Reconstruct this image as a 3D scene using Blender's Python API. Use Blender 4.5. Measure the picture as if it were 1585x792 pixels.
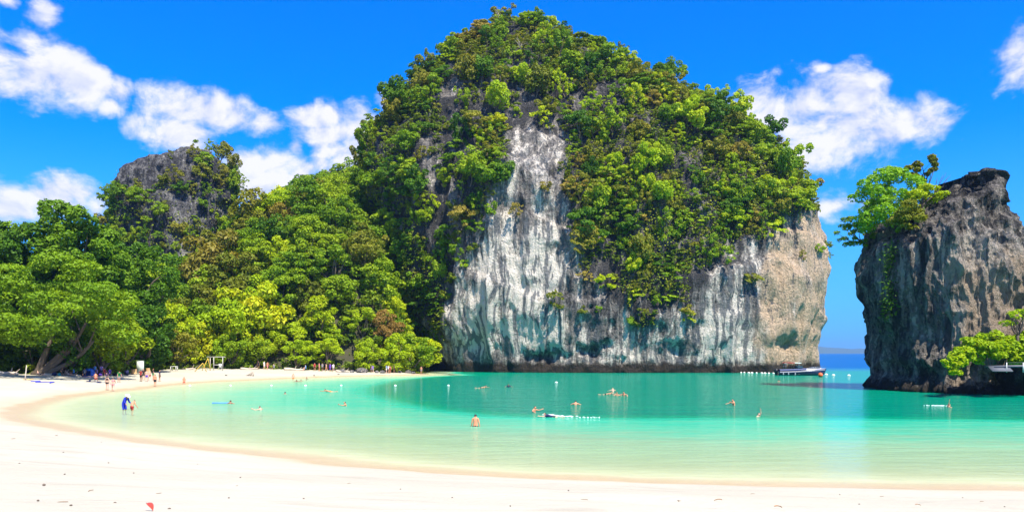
import bpy, bmesh, math, random
import numpy as np
from mathutils import Vector, Matrix

for o in list(bpy.data.objects):
    bpy.data.objects.remove(o)
SC = bpy.context.scene
COL = SC.collection
R = math.radians
random.seed(7)

# ------------------------------------------------------------------ camera
F, CX, HY, CAMZ = 1200.0, 792.5, 546.0, 4.5      # focal length and horizon in photo pixels, eye height above the water
cam_d = bpy.data.cameras.new("camera")
cam = bpy.data.objects.new("camera", cam_d)
COL.objects.link(cam)
cam.location = (0, 0, CAMZ)
cam.rotation_euler = (R(90), 0, 0)
cam_d.sensor_fit = 'HORIZONTAL'
cam_d.sensor_width = 36.0
cam_d.lens = 36.0 * F / 1585.0
cam_d.shift_y = 150.0 / 1585.0
cam_d.clip_start = 0.1
cam_d.clip_end = 40000.0
SC.camera = cam

# ------------------------------------------------------------------ exposure, render settings
SC.view_settings.view_transform = 'Standard'
SC.view_settings.look = 'None'
SC.view_settings.exposure = 0.95
SC.view_settings.gamma = 1.0
cy = SC.cycles
cy.use_denoising = True
cy.max_bounces = 6
cy.diffuse_bounces = 2
cy.glossy_bounces = 2
cy.transmission_bounces = 3
cy.transparent_max_bounces = 8
cy.volume_bounces = 0
cy.caustics_reflective = False
cy.caustics_refractive = False
cy.sample_clamp_indirect = 6.0

# ------------------------------------------------------------------ sun and sky
SUN_EL, SUN_ROT = R(59), R(149)                   # rotation clockwise from +Y: to the right and a little behind the camera
sun_dir = Vector((math.cos(SUN_EL) * math.sin(SUN_ROT), math.cos(SUN_EL) * math.cos(SUN_ROT), math.sin(SUN_EL)))
sd = bpy.data.lights.new("sun", 'SUN')
sd.energy = 5.0
sd.angle = R(0.5)
sd.color = (1.0, 0.92, 0.78)
sun = bpy.data.objects.new("sun", sd)
COL.objects.link(sun)
sun.location = (60, -60, 150)
sun.rotation_euler = sun_dir.to_track_quat('Z', 'Y').to_euler()


class NT:
    """a small helper to write node trees"""
    def __init__(s, tree):
        s.t = tree
        s.n = tree.nodes
        s.l = tree.links

    def new(s, kind, ins=None, **kw):
        n = s.n.new(kind)
        for k, v in kw.items():
            setattr(n, k, v)
        for k, v in (ins or {}).items():
            s.put(n.inputs[k], v)
        return n

    def put(s, sock, v):
        if isinstance(v, bpy.types.NodeSocket):
            s.l.new(v, sock)
        elif isinstance(v, bpy.types.Node):
            s.l.new(v.outputs[0], sock)
        elif hasattr(sock, 'default_value') and hasattr(sock.default_value, '__len__') and not isinstance(v, str):
            v = tuple(v)
            sock.default_value = v + (1.0,) if len(sock.default_value) == 4 and len(v) == 3 else v
        else:
            sock.default_value = v

    def m(s, op, a, b=0.0, c=0.0, clamp=False):
        n = s.new('ShaderNodeMath', {0: a, 1: b, 2: c}, operation=op)
        n.use_clamp = clamp
        return n.outputs[0]

    def vm(s, op, a, b=(0, 0, 0), scale=None):
        n = s.new('ShaderNodeVectorMath', {0: a, 1: b}, operation=op)
        if scale is not None:
            s.put(n.inputs['Scale'], scale)
        return n.outputs['Value'] if op in ('LENGTH', 'DOT_PRODUCT') else n.outputs[0]

    def mix(s, f, a, b, blend='MIX'):
        n = s.new('ShaderNodeMix', data_type='RGBA', blend_type=blend)
        s.put(n.inputs[0], f)
        s.put(n.inputs[6], a)
        s.put(n.inputs[7], b)
        return n.outputs[2]

    def noise(s, vec, scale, detail=4.0, rough=0.55, dist=0.0):
        n = s.new('ShaderNodeTexNoise', {'Vector': vec, 'Scale': scale, 'Detail': detail, 'Roughness': rough, 'Distortion': dist})
        return n.outputs[0]

    def ramp(s, f, stops, interp='LINEAR'):
        n = s.new('ShaderNodeValToRGB', {0: f})
        r = n.color_ramp
        r.interpolation = interp
        while len(r.elements) < len(stops):
            r.elements.new(0.5)
        for e, (p, c) in zip(r.elements, stops):
            e.position = p
            e.color = (c, c, c, 1) if not hasattr(c, '__len__') else tuple(c) + (1,)
        return n.outputs[0]

    def sstep(s, f, a, b, lo=0.0, hi=1.0):
        n = s.new('ShaderNodeMapRange', {0: f, 1: a, 2: b, 3: lo, 4: hi}, interpolation_type='SMOOTHSTEP')
        return n.outputs[0]

    def attr(s, name):
        return s.new('ShaderNodeAttribute', attribute_name=name).outputs['Fac']


SKY_K = 0.08
world = bpy.data.worlds.new("World")
SC.world = world
world.use_nodes = True
w = NT(world.node_tree)
w.n.clear()
sky = w.new('ShaderNodeTexSky', sky_type='NISHITA')
sky.sun_disc = False
sky.sun_elevation = SUN_EL
sky.sun_rotation = SUN_ROT
sky.altitude = 0
sky.air_density = 1.0
sky.dust_density = 0.3
sky.ozone_density = 3.0
tc = w.new('ShaderNodeTexCoord').outputs['Generated']
sep = w.new('ShaderNodeSeparateXYZ', {0: tc})
dx, dy, dz = sep.outputs
az = w.m('ARCTAN2', dx, dy)
hor = w.m('SQRT', w.m('ADD', w.m('MULTIPLY', dx, dx), w.m('MULTIPLY', dy, dy)))
el = w.m('DIVIDE', dz, w.m('MAXIMUM', hor, 0.02))
uv = w.new('ShaderNodeCombineXYZ', {0: az, 1: el, 2: 0.0}).outputs[0]
# the photo's sky is a deep saturated azure, a little paler towards the sea
blue = w.new('ShaderNodeHueSaturation', {'Hue': 0.497, 'Saturation': 1.6, 'Value': 1.0, 'Color': sky.outputs[0]}).outputs[0]
blue = w.mix(1.0, blue, (0.22, 1.14, 1.85), 'MULTIPLY')
blue = w.mix(w.sstep(el, 0.30, 0.0, 0, .80), blue, tuple(x / SKY_K for x in (0.060, 0.216, 0.53)))


def cl(px, py, rx, ry, s=1.0):
    a = math.atan((px - CX) / F)
    return a, (HY - py) / F * math.cos(a), rx / F * math.cos(a) ** 2, ry / F * math.cos(a), s


CLOUDS = [cl(20, 110, 95, 52), cl(75, 100, 70, 50), cl(125, 125, 60, 32), cl(50, 75, 45, 30, .9), cl(185, 140, 26, 30, .6), cl(170, 162, 26, 22, .5),
          cl(288, 160, 62, 36), cl(275, 205, 60, 30, .85), cl(345, 172, 55, 30), cl(300, 225, 40, 26, .6), cl(410, 190, 38, 26, .75),
          cl(495, 182, 52, 26, .9), cl(600, 155, 20, 22, .8), cl(555, 210, 55, 42), cl(520, 250, 55, 48), cl(450, 265, 62, 42), cl(385, 262, 45, 32, .95), cl(430, 285, 75, 30), cl(565, 250, 45, 50), cl(505, 215, 55, 30, .9), cl(350, 280, 40, 24, .8),  cl(460, 230, 20, 24, .8),
          cl(95, 305, 62, 32), cl(20, 318, 60, 34), cl(150, 318, 36, 26, .8),
          cl(1185, 175, 62, 44), cl(1250, 175, 75, 55), cl(1318, 150, 48, 46), cl(1330, 205, 90, 52), cl(1415, 195, 62, 40), cl(1250, 225, 70, 36, .9), cl(1455, 195, 28, 22, .9),
          cl(1580, 95, 42, 46), cl(66, 22, 30, 24, .85), cl(15, 2, 26, 14, .6), cl(1290, 318, 50, 26, .75), cl(1345, 322, 40, 22, .6), cl(1272, 107, 22, 12, .5),
          # the same kind of clouds go on outside the frame
          cl(-260, 150, 110, 55), cl(-420, 260, 130, 50), cl(1800, 180, 120, 60), cl(2000, 300, 140, 50), cl(1900, 60, 60, 40, .8)]


def cloud_density(p):
    best = None
    for a, e, rx, ry, s in CLOUDS:
        q = w.vm('MULTIPLY', w.vm('SUBTRACT', p, (a, e, 0)), (1 / rx, 1 / ry, 1))
        v = w.m('SUBTRACT', 1.0, w.vm('LENGTH', q))
        v = w.m('ADD', v, s - 1.0) if s != 1.0 else v
        best = v if best is None else w.m('MAXIMUM', best, v)
    return w.m('MAXIMUM', best, -1.5)


body = cloud_density(uv)
wp = w.vm('MULTIPLY', uv, (1, 1.25, 1))
n1 = w.noise(wp, 13.0, 9.0, 0.58, 0.45)
n2 = w.noise(w.vm('ADD', wp, (0.012, 0.016, 0)), 13.0, 9.0, 0.58, 0.45)
fine = w.m('ADD', w.m('MULTIPLY', w.m('SUBTRACT', n1, 0.5), 3.6), w.m('ADD', w.m('MULTIPLY', w.m('SUBTRACT', w.noise(wp, 5.5, 3.0, 0.5), 0.5), 1.6), w.m('MULTIPLY', w.m('SUBTRACT', w.noise(wp, 45.0, 6.0, 0.6), 0.5), 1.5)))
# far behind the camera the cover is plain fair-weather cumulus
other = w.m('MULTIPLY', w.m('SUBTRACT', w.noise(tc, 3.2, 3.0), 0.56), 5.0)
behind = w.sstep(w.m('ABSOLUTE', az), 1.0, 1.3)
body = w.m('ADD', w.m('MULTIPLY', body, w.m('SUBTRACT', 1.0, behind)), w.m('MULTIPLY', other, behind))
dens = w.sstep(w.m('ADD', w.m('MINIMUM', w.m('MULTIPLY', body, 1.35), 0.75), fine), -0.42, 0.80)
lit = w.m('ADD', w.m('MULTIPLY', w.m('SUBTRACT', n1, n2), 4.5), w.sstep(w.m('ADD', body, w.m('MULTIPLY', fine, .6)), 0.0, 0.75, 0.45, 0.8), clamp=True)
ccol = w.mix(lit, (0.60, 0.66, 0.98), (0.97, 0.95, 1.0))
ccol = w.vm('SCALE', ccol, scale=0.57 / SKY_K)
above = w.sstep(el, 0.0, 0.06)
skycol = w.mix(w.m('MULTIPLY', w.m('MULTIPLY', dens, 0.93), above), blue, ccol)
bg = w.new('ShaderNodeBackground', {'Color': skycol, 'Strength': SKY_K})
w.l.new(bg.outputs[0], w.new('ShaderNodeOutputWorld').inputs[0])


# ------------------------------------------------------------------ geometry helpers
def px_at(px, py, Y):
    """the point of the place seen at a photo pixel, at distance Y"""
    return np.array(((px - CX) / F * Y, Y, CAMZ + (HY - py) / F * Y))


def ground_at(px, py, z=0.0):
    Y = (CAMZ - z) * F / (py - HY)
    return np.array(((px - CX) / F * Y, Y, z))


def to_px(p):
    p = np.asarray(p, float)
    Y = np.maximum(p[..., 1], 0.5)
    return CX + F * p[..., 0] / Y, HY - F * (p[..., 2] - CAMZ) / Y


def sm(x, a, b):
    t = np.clip((x - a) / (b - a), 0, 1)
    return t * t * (3 - 2 * t)


def _hash(ix, iy, iz, seed):
    h = (ix.astype(np.int64) * 374761393 + iy.astype(np.int64) * 668265263 + iz.astype(np.int64) * 2147483647 + seed * 1274126177) & 0xffffffff
    h = ((h ^ (h >> 13)) * 1274126177) & 0xffffffff
    h = ((h ^ (h >> 16)) * 2246822519) & 0xffffffff
    return ((h ^ (h >> 15)) & 0xffff) / 32767.5 - 1.0


def vnoise(p, seed=0):
    f = np.floor(p)
    t = p - f
    t = t * t * t * (t * (t * 6 - 15) + 10)
    i = f.astype(np.int64)
    out = 0
    for dx_ in (0, 1):
        wx = t[:, 0] if dx_ else 1 - t[:, 0]
        for dy_ in (0, 1):
            wy = t[:, 1] if dy_ else 1 - t[:, 1]
            for dz_ in (0, 1):
                wz = t[:, 2] if dz_ else 1 - t[:, 2]
                out = out + _hash(i[:, 0] + dx_, i[:, 1] + dy_, i[:, 2] + dz_, seed) * wx * wy * wz
    return out


def fbm(p, octaves=4, seed=0, gain=0.5):
    p = np.asarray(p, float)
    out, a, s = 0, 1.0, 0
    for k in range(octaves):
        out = out + a * vnoise(p * 2.03 ** k + 17.3 * k, seed + k)
        s += a
        a *= gain
    return out / s


def ridged(p, octaves=4, seed=0, gain=0.5):
    p = np.asarray(p, float)
    out, a, s = 0, 1.0, 0
    for k in range(octaves):
        out = out + a * (1 - 2 * np.abs(vnoise(p * 2.03 ** k + 11.7 * k, seed + k)))
        s += a
        a *= gain
    return out / s


def in_poly(x, y, poly):
    inside = np.zeros(np.shape(x), bool)
    n = len(poly)
    for i in range(n):
        x0, y0 = poly[i]
        x1, y1 = poly[(i + 1) % n]
        if y0 == y1:
            continue
        c = ((y0 > y) != (y1 > y)) & (x < (x1 - x0) * (y - y0) / (y1 - y0) + x0)
        inside ^= c
    return inside


def poly_dist(x, y, poly, closed=True):
    """distance to a polyline, negative inside it when closed"""
    d = np.full(np.shape(x), 1e9)
    n = len(poly)
    for i in range(n if closed else n - 1):
        x0, y0 = poly[i]
        x1, y1 = poly[(i + 1) % n]
        vx, vy = x1 - x0, y1 - y0
        t = np.clip(((x - x0) * vx + (y - y0) * vy) / (vx * vx + vy * vy + 1e-12), 0, 1)
        d = np.minimum(d, np.hypot(x - x0 - t * vx, y - y0 - t * vy))
    if closed:
        d = np.where(in_poly(x, y, poly), -d, d)
    return d


def mesh_np(name, verts, faces, attrs=None, smooth=False, mats=(), mat_idx=None):
    """a mesh from numpy arrays; faces is (n,4) or (n,3) or a list of such"""
    me = bpy.data.meshes.new(name)
    fl = faces if isinstance(faces, list) else [faces]
    fl = [f for f in fl if len(f)]
    me.vertices.add(len(verts))
    me.vertices.foreach_set("co", np.ascontiguousarray(verts, dtype=np.float32).ravel())
    loops = np.concatenate([f.ravel() for f in fl]).astype(np.int32)
    tot = np.concatenate([np.full(len(f), f.shape[1]) for f in fl]).astype(np.int32)
    start = np.concatenate([[0], np.cumsum(tot)[:-1]]).astype(np.int32)
    me.loops.add(len(loops))
    me.loops.foreach_set("vertex_index", loops)
    me.polygons.add(len(tot))
    me.polygons.foreach_set("loop_start", start)
    me.polygons.foreach_set("loop_total", tot)
    if smooth:
        me.polygons.foreach_set("use_smooth", np.ones(len(tot), bool))
    for m in mats:
        me.materials.append(m)
    if mat_idx is not None:
        me.polygons.foreach_set("material_index", np.asarray(mat_idx, np.int32))
    for k, v in (attrs or {}).items():
        v = np.asarray(v, np.float32)
        dom = 'POINT' if len(v) == len(verts) else 'FACE'
        a = me.attributes.new(k, 'FLOAT', dom)
        a.data.foreach_set("value", v)
    me.update(calc_edges=True)
    return me


def put(name, me, loc=(0, 0, 0), parent=None, label=None, cat=None, group=None, kind=None, rz=0.0):
    o = bpy.data.objects.new(name, me)
    COL.objects.link(o)
    o.location = loc
    o.rotation_euler = (0, 0, rz)
    if parent is not None:
        o.parent = parent
    for k, v in (('label', label), ('category', cat), ('group', group), ('kind', kind)):
        if v:
            o[k] = v
    return o


def grid_faces(nr, nc, wrap=False):
    i, j = np.meshgrid(np.arange(nr - 1), np.arange(nc if wrap else nc - 1), indexing='ij')
    j2 = (j + 1) % nc
    return np.stack([i * nc + j, i * nc + j2, (i + 1) * nc + j2, (i + 1) * nc + j], -1).reshape(-1, 4)


def new_mat(name):
    m = bpy.data.materials.new(name)
    m.use_nodes = True
    m.node_tree.nodes.clear()
    t = NT(m.node_tree)
    out = t.new('ShaderNodeOutputMaterial')
    return m, t, out


def simple_mat(name, col, rough=0.6, metal=0.0, var=0.12, spec=0.4, scale=6.0):
    m, t, out = new_mat(name)
    o = t.new('ShaderNodeTexCoord').outputs['Object']
    n = t.noise(o, scale, 4.0)
    c = t.mix(n, tuple(x * (1 - var) for x in col), tuple(min(1, x * (1 + var)) for x in col))
    b = t.new('ShaderNodeBsdfPrincipled', {'Base Color': c, 'Roughness': rough, 'Metallic': metal, 'Specular IOR Level': spec})
    t.l.new(b.outputs[0], out.inputs[0])
    return m
# ------------------------------------------------------------------ the shore: where water, sand and forest meet
SHORE_PX = [(660, 579.5), (560, 581), (500, 583), (430, 585.5), (360, 588.5), (300, 591.5), (250, 596), (200, 602), (150, 607.5), (100, 614), (60, 621.5),
            (36, 629), (24, 637), (27, 646), (50, 655), (100, 665), (160, 674.5), (230, 684), (300, 693), (400, 705), (500, 716), (600, 725), (700, 733),
            (800, 739.5), (900, 744), (1050, 749.5), (1200, 753.5), (1400, 757), (1585, 759.5)]
SHORE = [tuple(ground_at(a, b)[:2]) for a, b in SHORE_PX]
SHORE = [(-22, 400), (-21.5, 172)] + SHORE + [(26, 24.2), (60, 23), (140, 30), (900, 60), (900, 900), (-22, 900)]
SHELF_PX = [(1585, 652), (1300, 649), (1000, 648.5), (850, 647), (740, 643), (660, 634), (600, 621), (562, 609), (566, 598), (606, 588.5), (672, 582), (720, 580)]
SHELF = [(60, 50), (300, 60)] + [(900, 80), (900, 900), (-15, 900), (-14, 172)] + [tuple(ground_at(a, b)[:2]) for a, b in SHELF_PX[::-1]]
TREE_PX = [(-500, 100), (-250, 104), (-120, 108), (0, 112), (100, 115), (160, 120), (210, 127), (280, 147), (400, 158), (500, 160), (600, 162), (650, 168)]
TREELINE = [((a - CX) / F * Y, Y) for a, Y in TREE_PX]
FOREST = [(-400, 60), TREELINE[0]] + TREELINE + [(-20, 185), (0, 330), (-400, 330)]


def sand_height(x, y):
    """height of sand above the water, negative under it"""
    p3 = np.stack([x / 9, y / 9, x * 0], -1)
    wob = fbm(p3, 3, 5) * 0.9 * sm(np.hypot(x, y), 8, 40)
    s = poly_dist(x, y, SHORE) + wob * 0.75 + .25 * fbm(np.stack([x / 2.6, y / 2.6, x * 0], -1), 2, 15)
    near = 1 - sm(y, 34, 62)
    slope = 0.150 * near + 0.080 * (1 - near)
    up = np.where(s > 0, s * slope, 0)
    up = np.where(near < 0.5, 3.0 * (1 - np.exp(-up / 3.0)), up)
    up = up + fbm(np.stack([x / 2.2, y / 2.2, x * 0], -1), 3, 9) * 0.05 * sm(s, 1.0, 6.0) + fbm(np.stack([x / .5, y / .5, x * 0], -1), 2, 19) * 0.012 * sm(s, 1.5, 5.0)
    deep = poly_dist(x, y, SHELF)
    dn = np.minimum(-s, 40.0)
    down = -(0.044 * dn * sm(dn, -1, 3) + 0.010 * dn)
    down = np.maximum(down, -1.25) - 2.6 * sm(-deep, -1.6, 5.0) - 8 * sm(y, 178, 260)
    return np.where(s > 0, up, down)


def axis(lo, hi, dense_lo, dense_hi, step, coarse):
    a = list(np.arange(lo, dense_lo, coarse)) + list(np.arange(dense_lo, dense_hi, step)) + list(np.arange(dense_hi, hi + coarse, coarse))
    return np.array(a)


gx = axis(-420, 320, -70, 45, 0.55, 14)
gy = np.concatenate([np.arange(-40, 4, 4), np.arange(4, 40, 0.32), np.arange(40, 178, 1.0), np.arange(180, 420, 12)])
X, Yg = np.meshgrid(gx, gy)
Z = sand_height(X.ravel(), Yg.ravel())
# far out the bed goes down, so that only water is met there
beach_me = mesh_np("beach", np.stack([X.ravel(), Yg.ravel(), Z], -1), grid_faces(len(gy), len(gx)), smooth=True)
m, t, out = new_mat("coral_sand")
pos = t.new('ShaderNodeNewGeometry').outputs['Position']
zz = t.new('ShaderNodeSeparateXYZ', {0: pos}).outputs[2]
big = t.noise(pos, 0.12, 4.0)
fineN = t.noise(pos, 9.0, 5.0, 0.7)
grain = t.noise(pos, 60.0, 2.0)
dry = t.mix(t.sstep(big, .35, .7), (0.425, 0.392, 0.302), (0.465, 0.434, 0.342))
dry = t.mix(t.sstep(t.noise(t.vm('MULTIPLY', pos, (.35, .8, 1)), 1.0, 5.0, .6, .8), .52, .72, 0, .55), dry, (0.330, 0.298, 0.225))
dry = t.mix(t.sstep(fineN, .58, .80, 0, .35), dry, (0.42, 0.37, 0.29))
spots = t.new('ShaderNodeTexVoronoi', {'Vector': pos, 'Scale': 0.9, 'Randomness': 1.0}).outputs['Distance']
dry = t.mix(t.sstep(spots, 0.035, 0.015, 0, .7), dry, (0.22, 0.17, 0.12))
wetedge = t.m('ADD', zz, t.m('MULTIPLY', t.m('SUBTRACT', t.noise(pos, 0.35, 3.0), .5), 0.22))
wet = t.sstep(wetedge, 0.13, 0.03)
damp = t.sstep(wetedge, 0.34, 0.12, 0, .45)
wetcol = t.mix(t.noise(pos, 1.3, 4), (0.42, 0.32, 0.18), (0.50, 0.40, 0.25))
bed = t.mix(t.sstep(t.noise(t.vm('MULTIPLY', pos, (0.35, 1.6, 1)), 1.1, 4, .6, 1.0), .35, .65), (0.53, 0.50, 0.31), (0.61, 0.59, 0.39))
col = t.mix(damp, dry, wetcol)
col = t.mix(wet, col, wetcol)
col = t.mix(t.sstep(zz, 0.0, -0.12), col, bed)
bmp = t.new('ShaderNodeBump', {'Strength': 0.6, 'Distance': 0.10, 'Height': t.m('ADD', t.noise(pos, 2.8, 6, .65), t.m('MULTIPLY', grain, .12))})
b = t.new('ShaderNodeBsdfPrincipled', {'Base Color': col, 'Roughness': t.m('SUBTRACT', 0.95, t.m('MULTIPLY', wet, 0.55)), 'Specular IOR Level': .3, 'Normal': bmp})
t.l.new(b.outputs[0], out.inputs[0])
beach_me.materials.append(m)
put("beach", beach_me, label="pale coral sand beach curving round the lagoon", kind='structure')

# ------------------------------------------------------------------ water: one sheet with the depth of the bed below it
wx = np.concatenate([[-9000, -4000, -1500, -700], np.arange(-420, -60, 20), np.arange(-60, 60, 1.0), np.arange(60, 140, 4), np.arange(140, 420, 20), [700, 1500, 4000, 9000]])
wy = np.concatenate([np.arange(14, 60, .6), np.arange(60, 110, 1.0), np.arange(110, 200, 2.0), np.arange(200, 420, 15), [500, 700, 1200, 2500, 5000, 9000]])
WX, WY = np.meshgrid(wx, wy)
depth = -sand_height(WX.ravel(), WY.ravel())
far = sm(WY.ravel(), 240, 420)
depth = np.where(far > 0, np.maximum(depth, 12 * far), depth)
wverts = np.stack([WX.ravel(), WY.ravel(), 0 * WX.ravel()], -1)
wf = grid_faces(len(wy), len(wx))
keep = depth[wf].max(1) > -0.25
water_me = mesh_np("water", wverts, wf[keep], {"depth": depth}, smooth=True)
m, t, out = new_mat("lagoon_water")
pos = t.new('ShaderNodeNewGeometry').outputs['Position']
d = t.attr("depth")
shade = t.m('MULTIPLY', t.m('SUBTRACT', t.noise(t.vm('MULTIPLY', pos, (.05, .14, 1)), 1.0, 4.0, .6, .6), .5), 0.9)
patch = t.m('ADD', t.m('MULTIPLY', t.m('SUBTRACT', t.noise(t.vm('MULTIPLY', pos, (.35, 1.3, 1)), 1.0, 5.0, .65, .6), .5), 0.8), t.m('MULTIPLY', t.m('SUBTRACT', t.noise(t.vm('MULTIPLY', pos, (1.1, 4.5, 1)), 1.0, 3.0, .6, .4), .5), 0.7))  # light and dark ripples of sun refracted on the bed, painted through depth noise
dd = t.m('ADD', d, t.m('MULTIPLY', t.m('ADD', shade, patch), t.sstep(d, .2, 1.2)))
wcol = t.ramp(t.m('DIVIDE', dd, 12.0), [(0.0, (0.47, 0.55, 0.34)), (0.05, (0.33, 0.53, 0.32)), (0.085, (0.12, 0.49, 0.30)), (0.12, (0.02, 0.45, 0.275)), (0.22, (0.0, 0.27, 0.14)), (0.34, (0.0, 0.205, 0.135)), (0.62, (0.0, 0.11, 0.26)), (1.0, (0.0, 0.075, 0.27))])
murk = t.m('SUBTRACT', 1.0, t.m('EXPONENT', t.m('MULTIPLY', t.m('MAXIMUM', dd, 0.0), -1.5)))
tint = t.ramp(t.m('DIVIDE', d, 4.0), [(0.0, (1, 1, 1)), (0.3, (0.60, 0.95, 0.80)), (1.0, (0.15, 0.75, 0.62))])
tr = t.new('ShaderNodeBsdfTransparent', {'Color': tint})
wave_n = t.new('ShaderNodeBump', {'Strength': 0.45, 'Distance': 0.5, 'Height': t.noise(t.vm('MULTIPLY', pos, (.28, 1.1, 1)), 1.0, 5.0, .6, .5)})
df = t.new('ShaderNodeBsdfDiffuse', {'Color': wcol, 'Normal': wave_n})
under = t.new('ShaderNodeMixShader', {0: murk, 1: tr.outputs[0], 2: df.outputs[0]})
swell = t.m('MULTIPLY', t.noise(t.vm('MULTIPLY', pos, (.09, .42, 1)), 1.0, 3.0, .5, .6), 1.7)
ripple = t.m('ADD', swell, t.noise(t.vm('MULTIPLY', pos, (.55, 1.25, 1)), 1.0, 3.0, .55, .4))
ripple = t.m('ADD', ripple, t.m('MULTIPLY', t.noise(t.vm('MULTIPLY', pos, (1.6, 4.0, 1)), 1.0, 3.0, .5, .3), .35))
bmp = t.new('ShaderNodeBump', {'Strength': 0.38, 'Distance': 0.30, 'Height': ripple})
gl = t.new('ShaderNodeBsdfGlossy', {'Color': (1, 1, 1), 'Roughness': 0.06, 'Normal': bmp})
fr = t.new('ShaderNodeFresnel', {'IOR': 1.33, 'Normal': bmp}).outputs[0]
shallow = t.sstep(d, -0.02, 0.25)
surf = t.new('ShaderNodeMixShader', {0: t.m('MULTIPLY', t.m('MULTIPLY', t.m('MINIMUM', fr, .62), t.m('MULTIPLY', t.sstep(d, .3, 2.2, .40, .74), t.sstep(d, 6.0, 11.0, 1.0, .45))), shallow), 1: under.outputs[0], 2: gl.outputs[0]})
t.l.new(surf.outputs[0], out.inputs[0])
water_me.materials.append(m)
put("water", water_me, label="clear turquoise lagoon water deepening to blue sea", kind='structure')

# ------------------------------------------------------------------ limestone karsts


def rock_mat(name, dark, mid, pale, tan, streak_z=0.035, wet_h=3.0, crack=0.12, scale=1.0):
    m, t, out = new_mat(name)
    p = t.vm('SCALE', t.new('ShaderNodeTexCoord').outputs['Object'], scale=scale)
    geo = t.new('ShaderNodeNewGeometry').outputs['Position']
    z = t.new('ShaderNodeSeparateXYZ', {0: geo}).outputs[2]
    warp = t.vm('ADD', p, t.vm('SCALE', t.new('ShaderNodeTexNoise', {'Vector': p, 'Scale': 0.12, 'Detail': 2.0}).outputs['Color'], scale=3.5))
    streak = t.noise(t.vm('MULTIPLY', warp, (.42, .42, streak_z)), 1.0, 6.0, 0.6, 0.15)
    thin = t.noise(t.vm('MULTIPLY', warp, (1.7, 1.7, streak_z * 2.2)), 1.0, 5.0, 0.6)
    blotch = t.noise(t.vm('MULTIPLY', p, (.13, .13, .09)), 1.0, 5.0, 0.6)
    grit = t.noise(p, 1.6, 7.0, 0.68)
    pit = t.noise(p, 5.0, 4.0, 0.7)
    pale_a = t.attr("pale")
    k = t.m('ADD', pale_a, t.m('ADD', t.m('MULTIPLY', t.m('SUBTRACT', streak, .5), 2.6), t.m('MULTIPLY', t.m('SUBTRACT', thin, .5), 1.2)))
    k = t.m('ADD', k, t.m('ADD', t.m('MULTIPLY', t.m('SUBTRACT', grit, .5), 1.3), t.m('MULTIPLY', t.m('SUBTRACT', blotch, .5), .7)))
    k = t.m('ADD', k, t.m('MULTIPLY', t.m('SUBTRACT', pit, .5), .5))
    col = t.mix(t.sstep(k, .02, .42), dark, mid)
    col = t.mix(t.sstep(k, .45, .85), col, pale)
    drip = t.noise(t.vm('MULTIPLY', warp, (.75, .75, .018)), 1.0, 4.0, .55, .1)
    dm = t.m('MULTIPLY', t.sstep(drip, .50, .57), t.sstep(pale_a, .30, .62, 0, .80))
    col = t.mix(dm, col, (0.085, 0.105, 0.125))
    tn = t.m('ADD', t.attr("tan"), t.m('MULTIPLY', t.m('SUBTRACT', t.noise(t.vm('MULTIPLY', p, (.22, .22, .10)), 1.0, 4.0), .5), .9))
    tanc = t.mix(t.sstep(grit, .3, .65), tuple(x * .62 for x in tan), tan)
    col = t.mix(t.m('MULTIPLY', t.sstep(tn, .35, .8), t.sstep(k, .05, .5)), col, tanc)
    vor = t.new('ShaderNodeTexVoronoi', {'Vector': t.vm('MULTIPLY', warp, (.55, .55, .12)), 'Scale': 1.0}, feature='DISTANCE_TO_EDGE').outputs['Distance']
    crk = t.sstep(vor, 0.0, 0.07)
    col = t.mix(t.m('MULTIPLY', t.m('SUBTRACT', 1.0, crk), crack), col, tuple(x * .5 for x in dark))
    lich = t.m('MULTIPLY', t.sstep(t.noise(p, .45, 5.0, .6), .60, .74), 0.35)
    col = t.mix(lich, col, (0.20, 0.17, 0.08))
    hw = t.m('ADD', z, t.m('MULTIPLY', t.m('SUBTRACT', t.noise(t.vm('MULTIPLY', p, (.5, .5, .5)), 1.0, 5.0, .65), .5), -3.4))
    col = t.mix(t.sstep(hw, wet_h, wet_h * .5), col, (0.042, 0.033, 0.024))
    hgt = t.m('ADD', t.m('MULTIPLY', streak, .8), t.m('ADD', t.m('MULTIPLY', thin, .35), t.m('ADD', t.m('MULTIPLY', grit, .8), t.m('ADD', t.m('MULTIPLY', crk, .12), t.m('MULTIPLY', pit, .30)))))
    bmp = t.new('ShaderNodeBump', {'Strength': 1.0, 'Distance': 1.6, 'Height': hgt})
    b = t.new('ShaderNodeBsdfPrincipled', {'Base Color': col, 'Roughness': .9, 'Specular IOR Level': .25, 'Normal': bmp})
    t.l.new(b.outputs[0], out.inputs[0])
    return m


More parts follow.
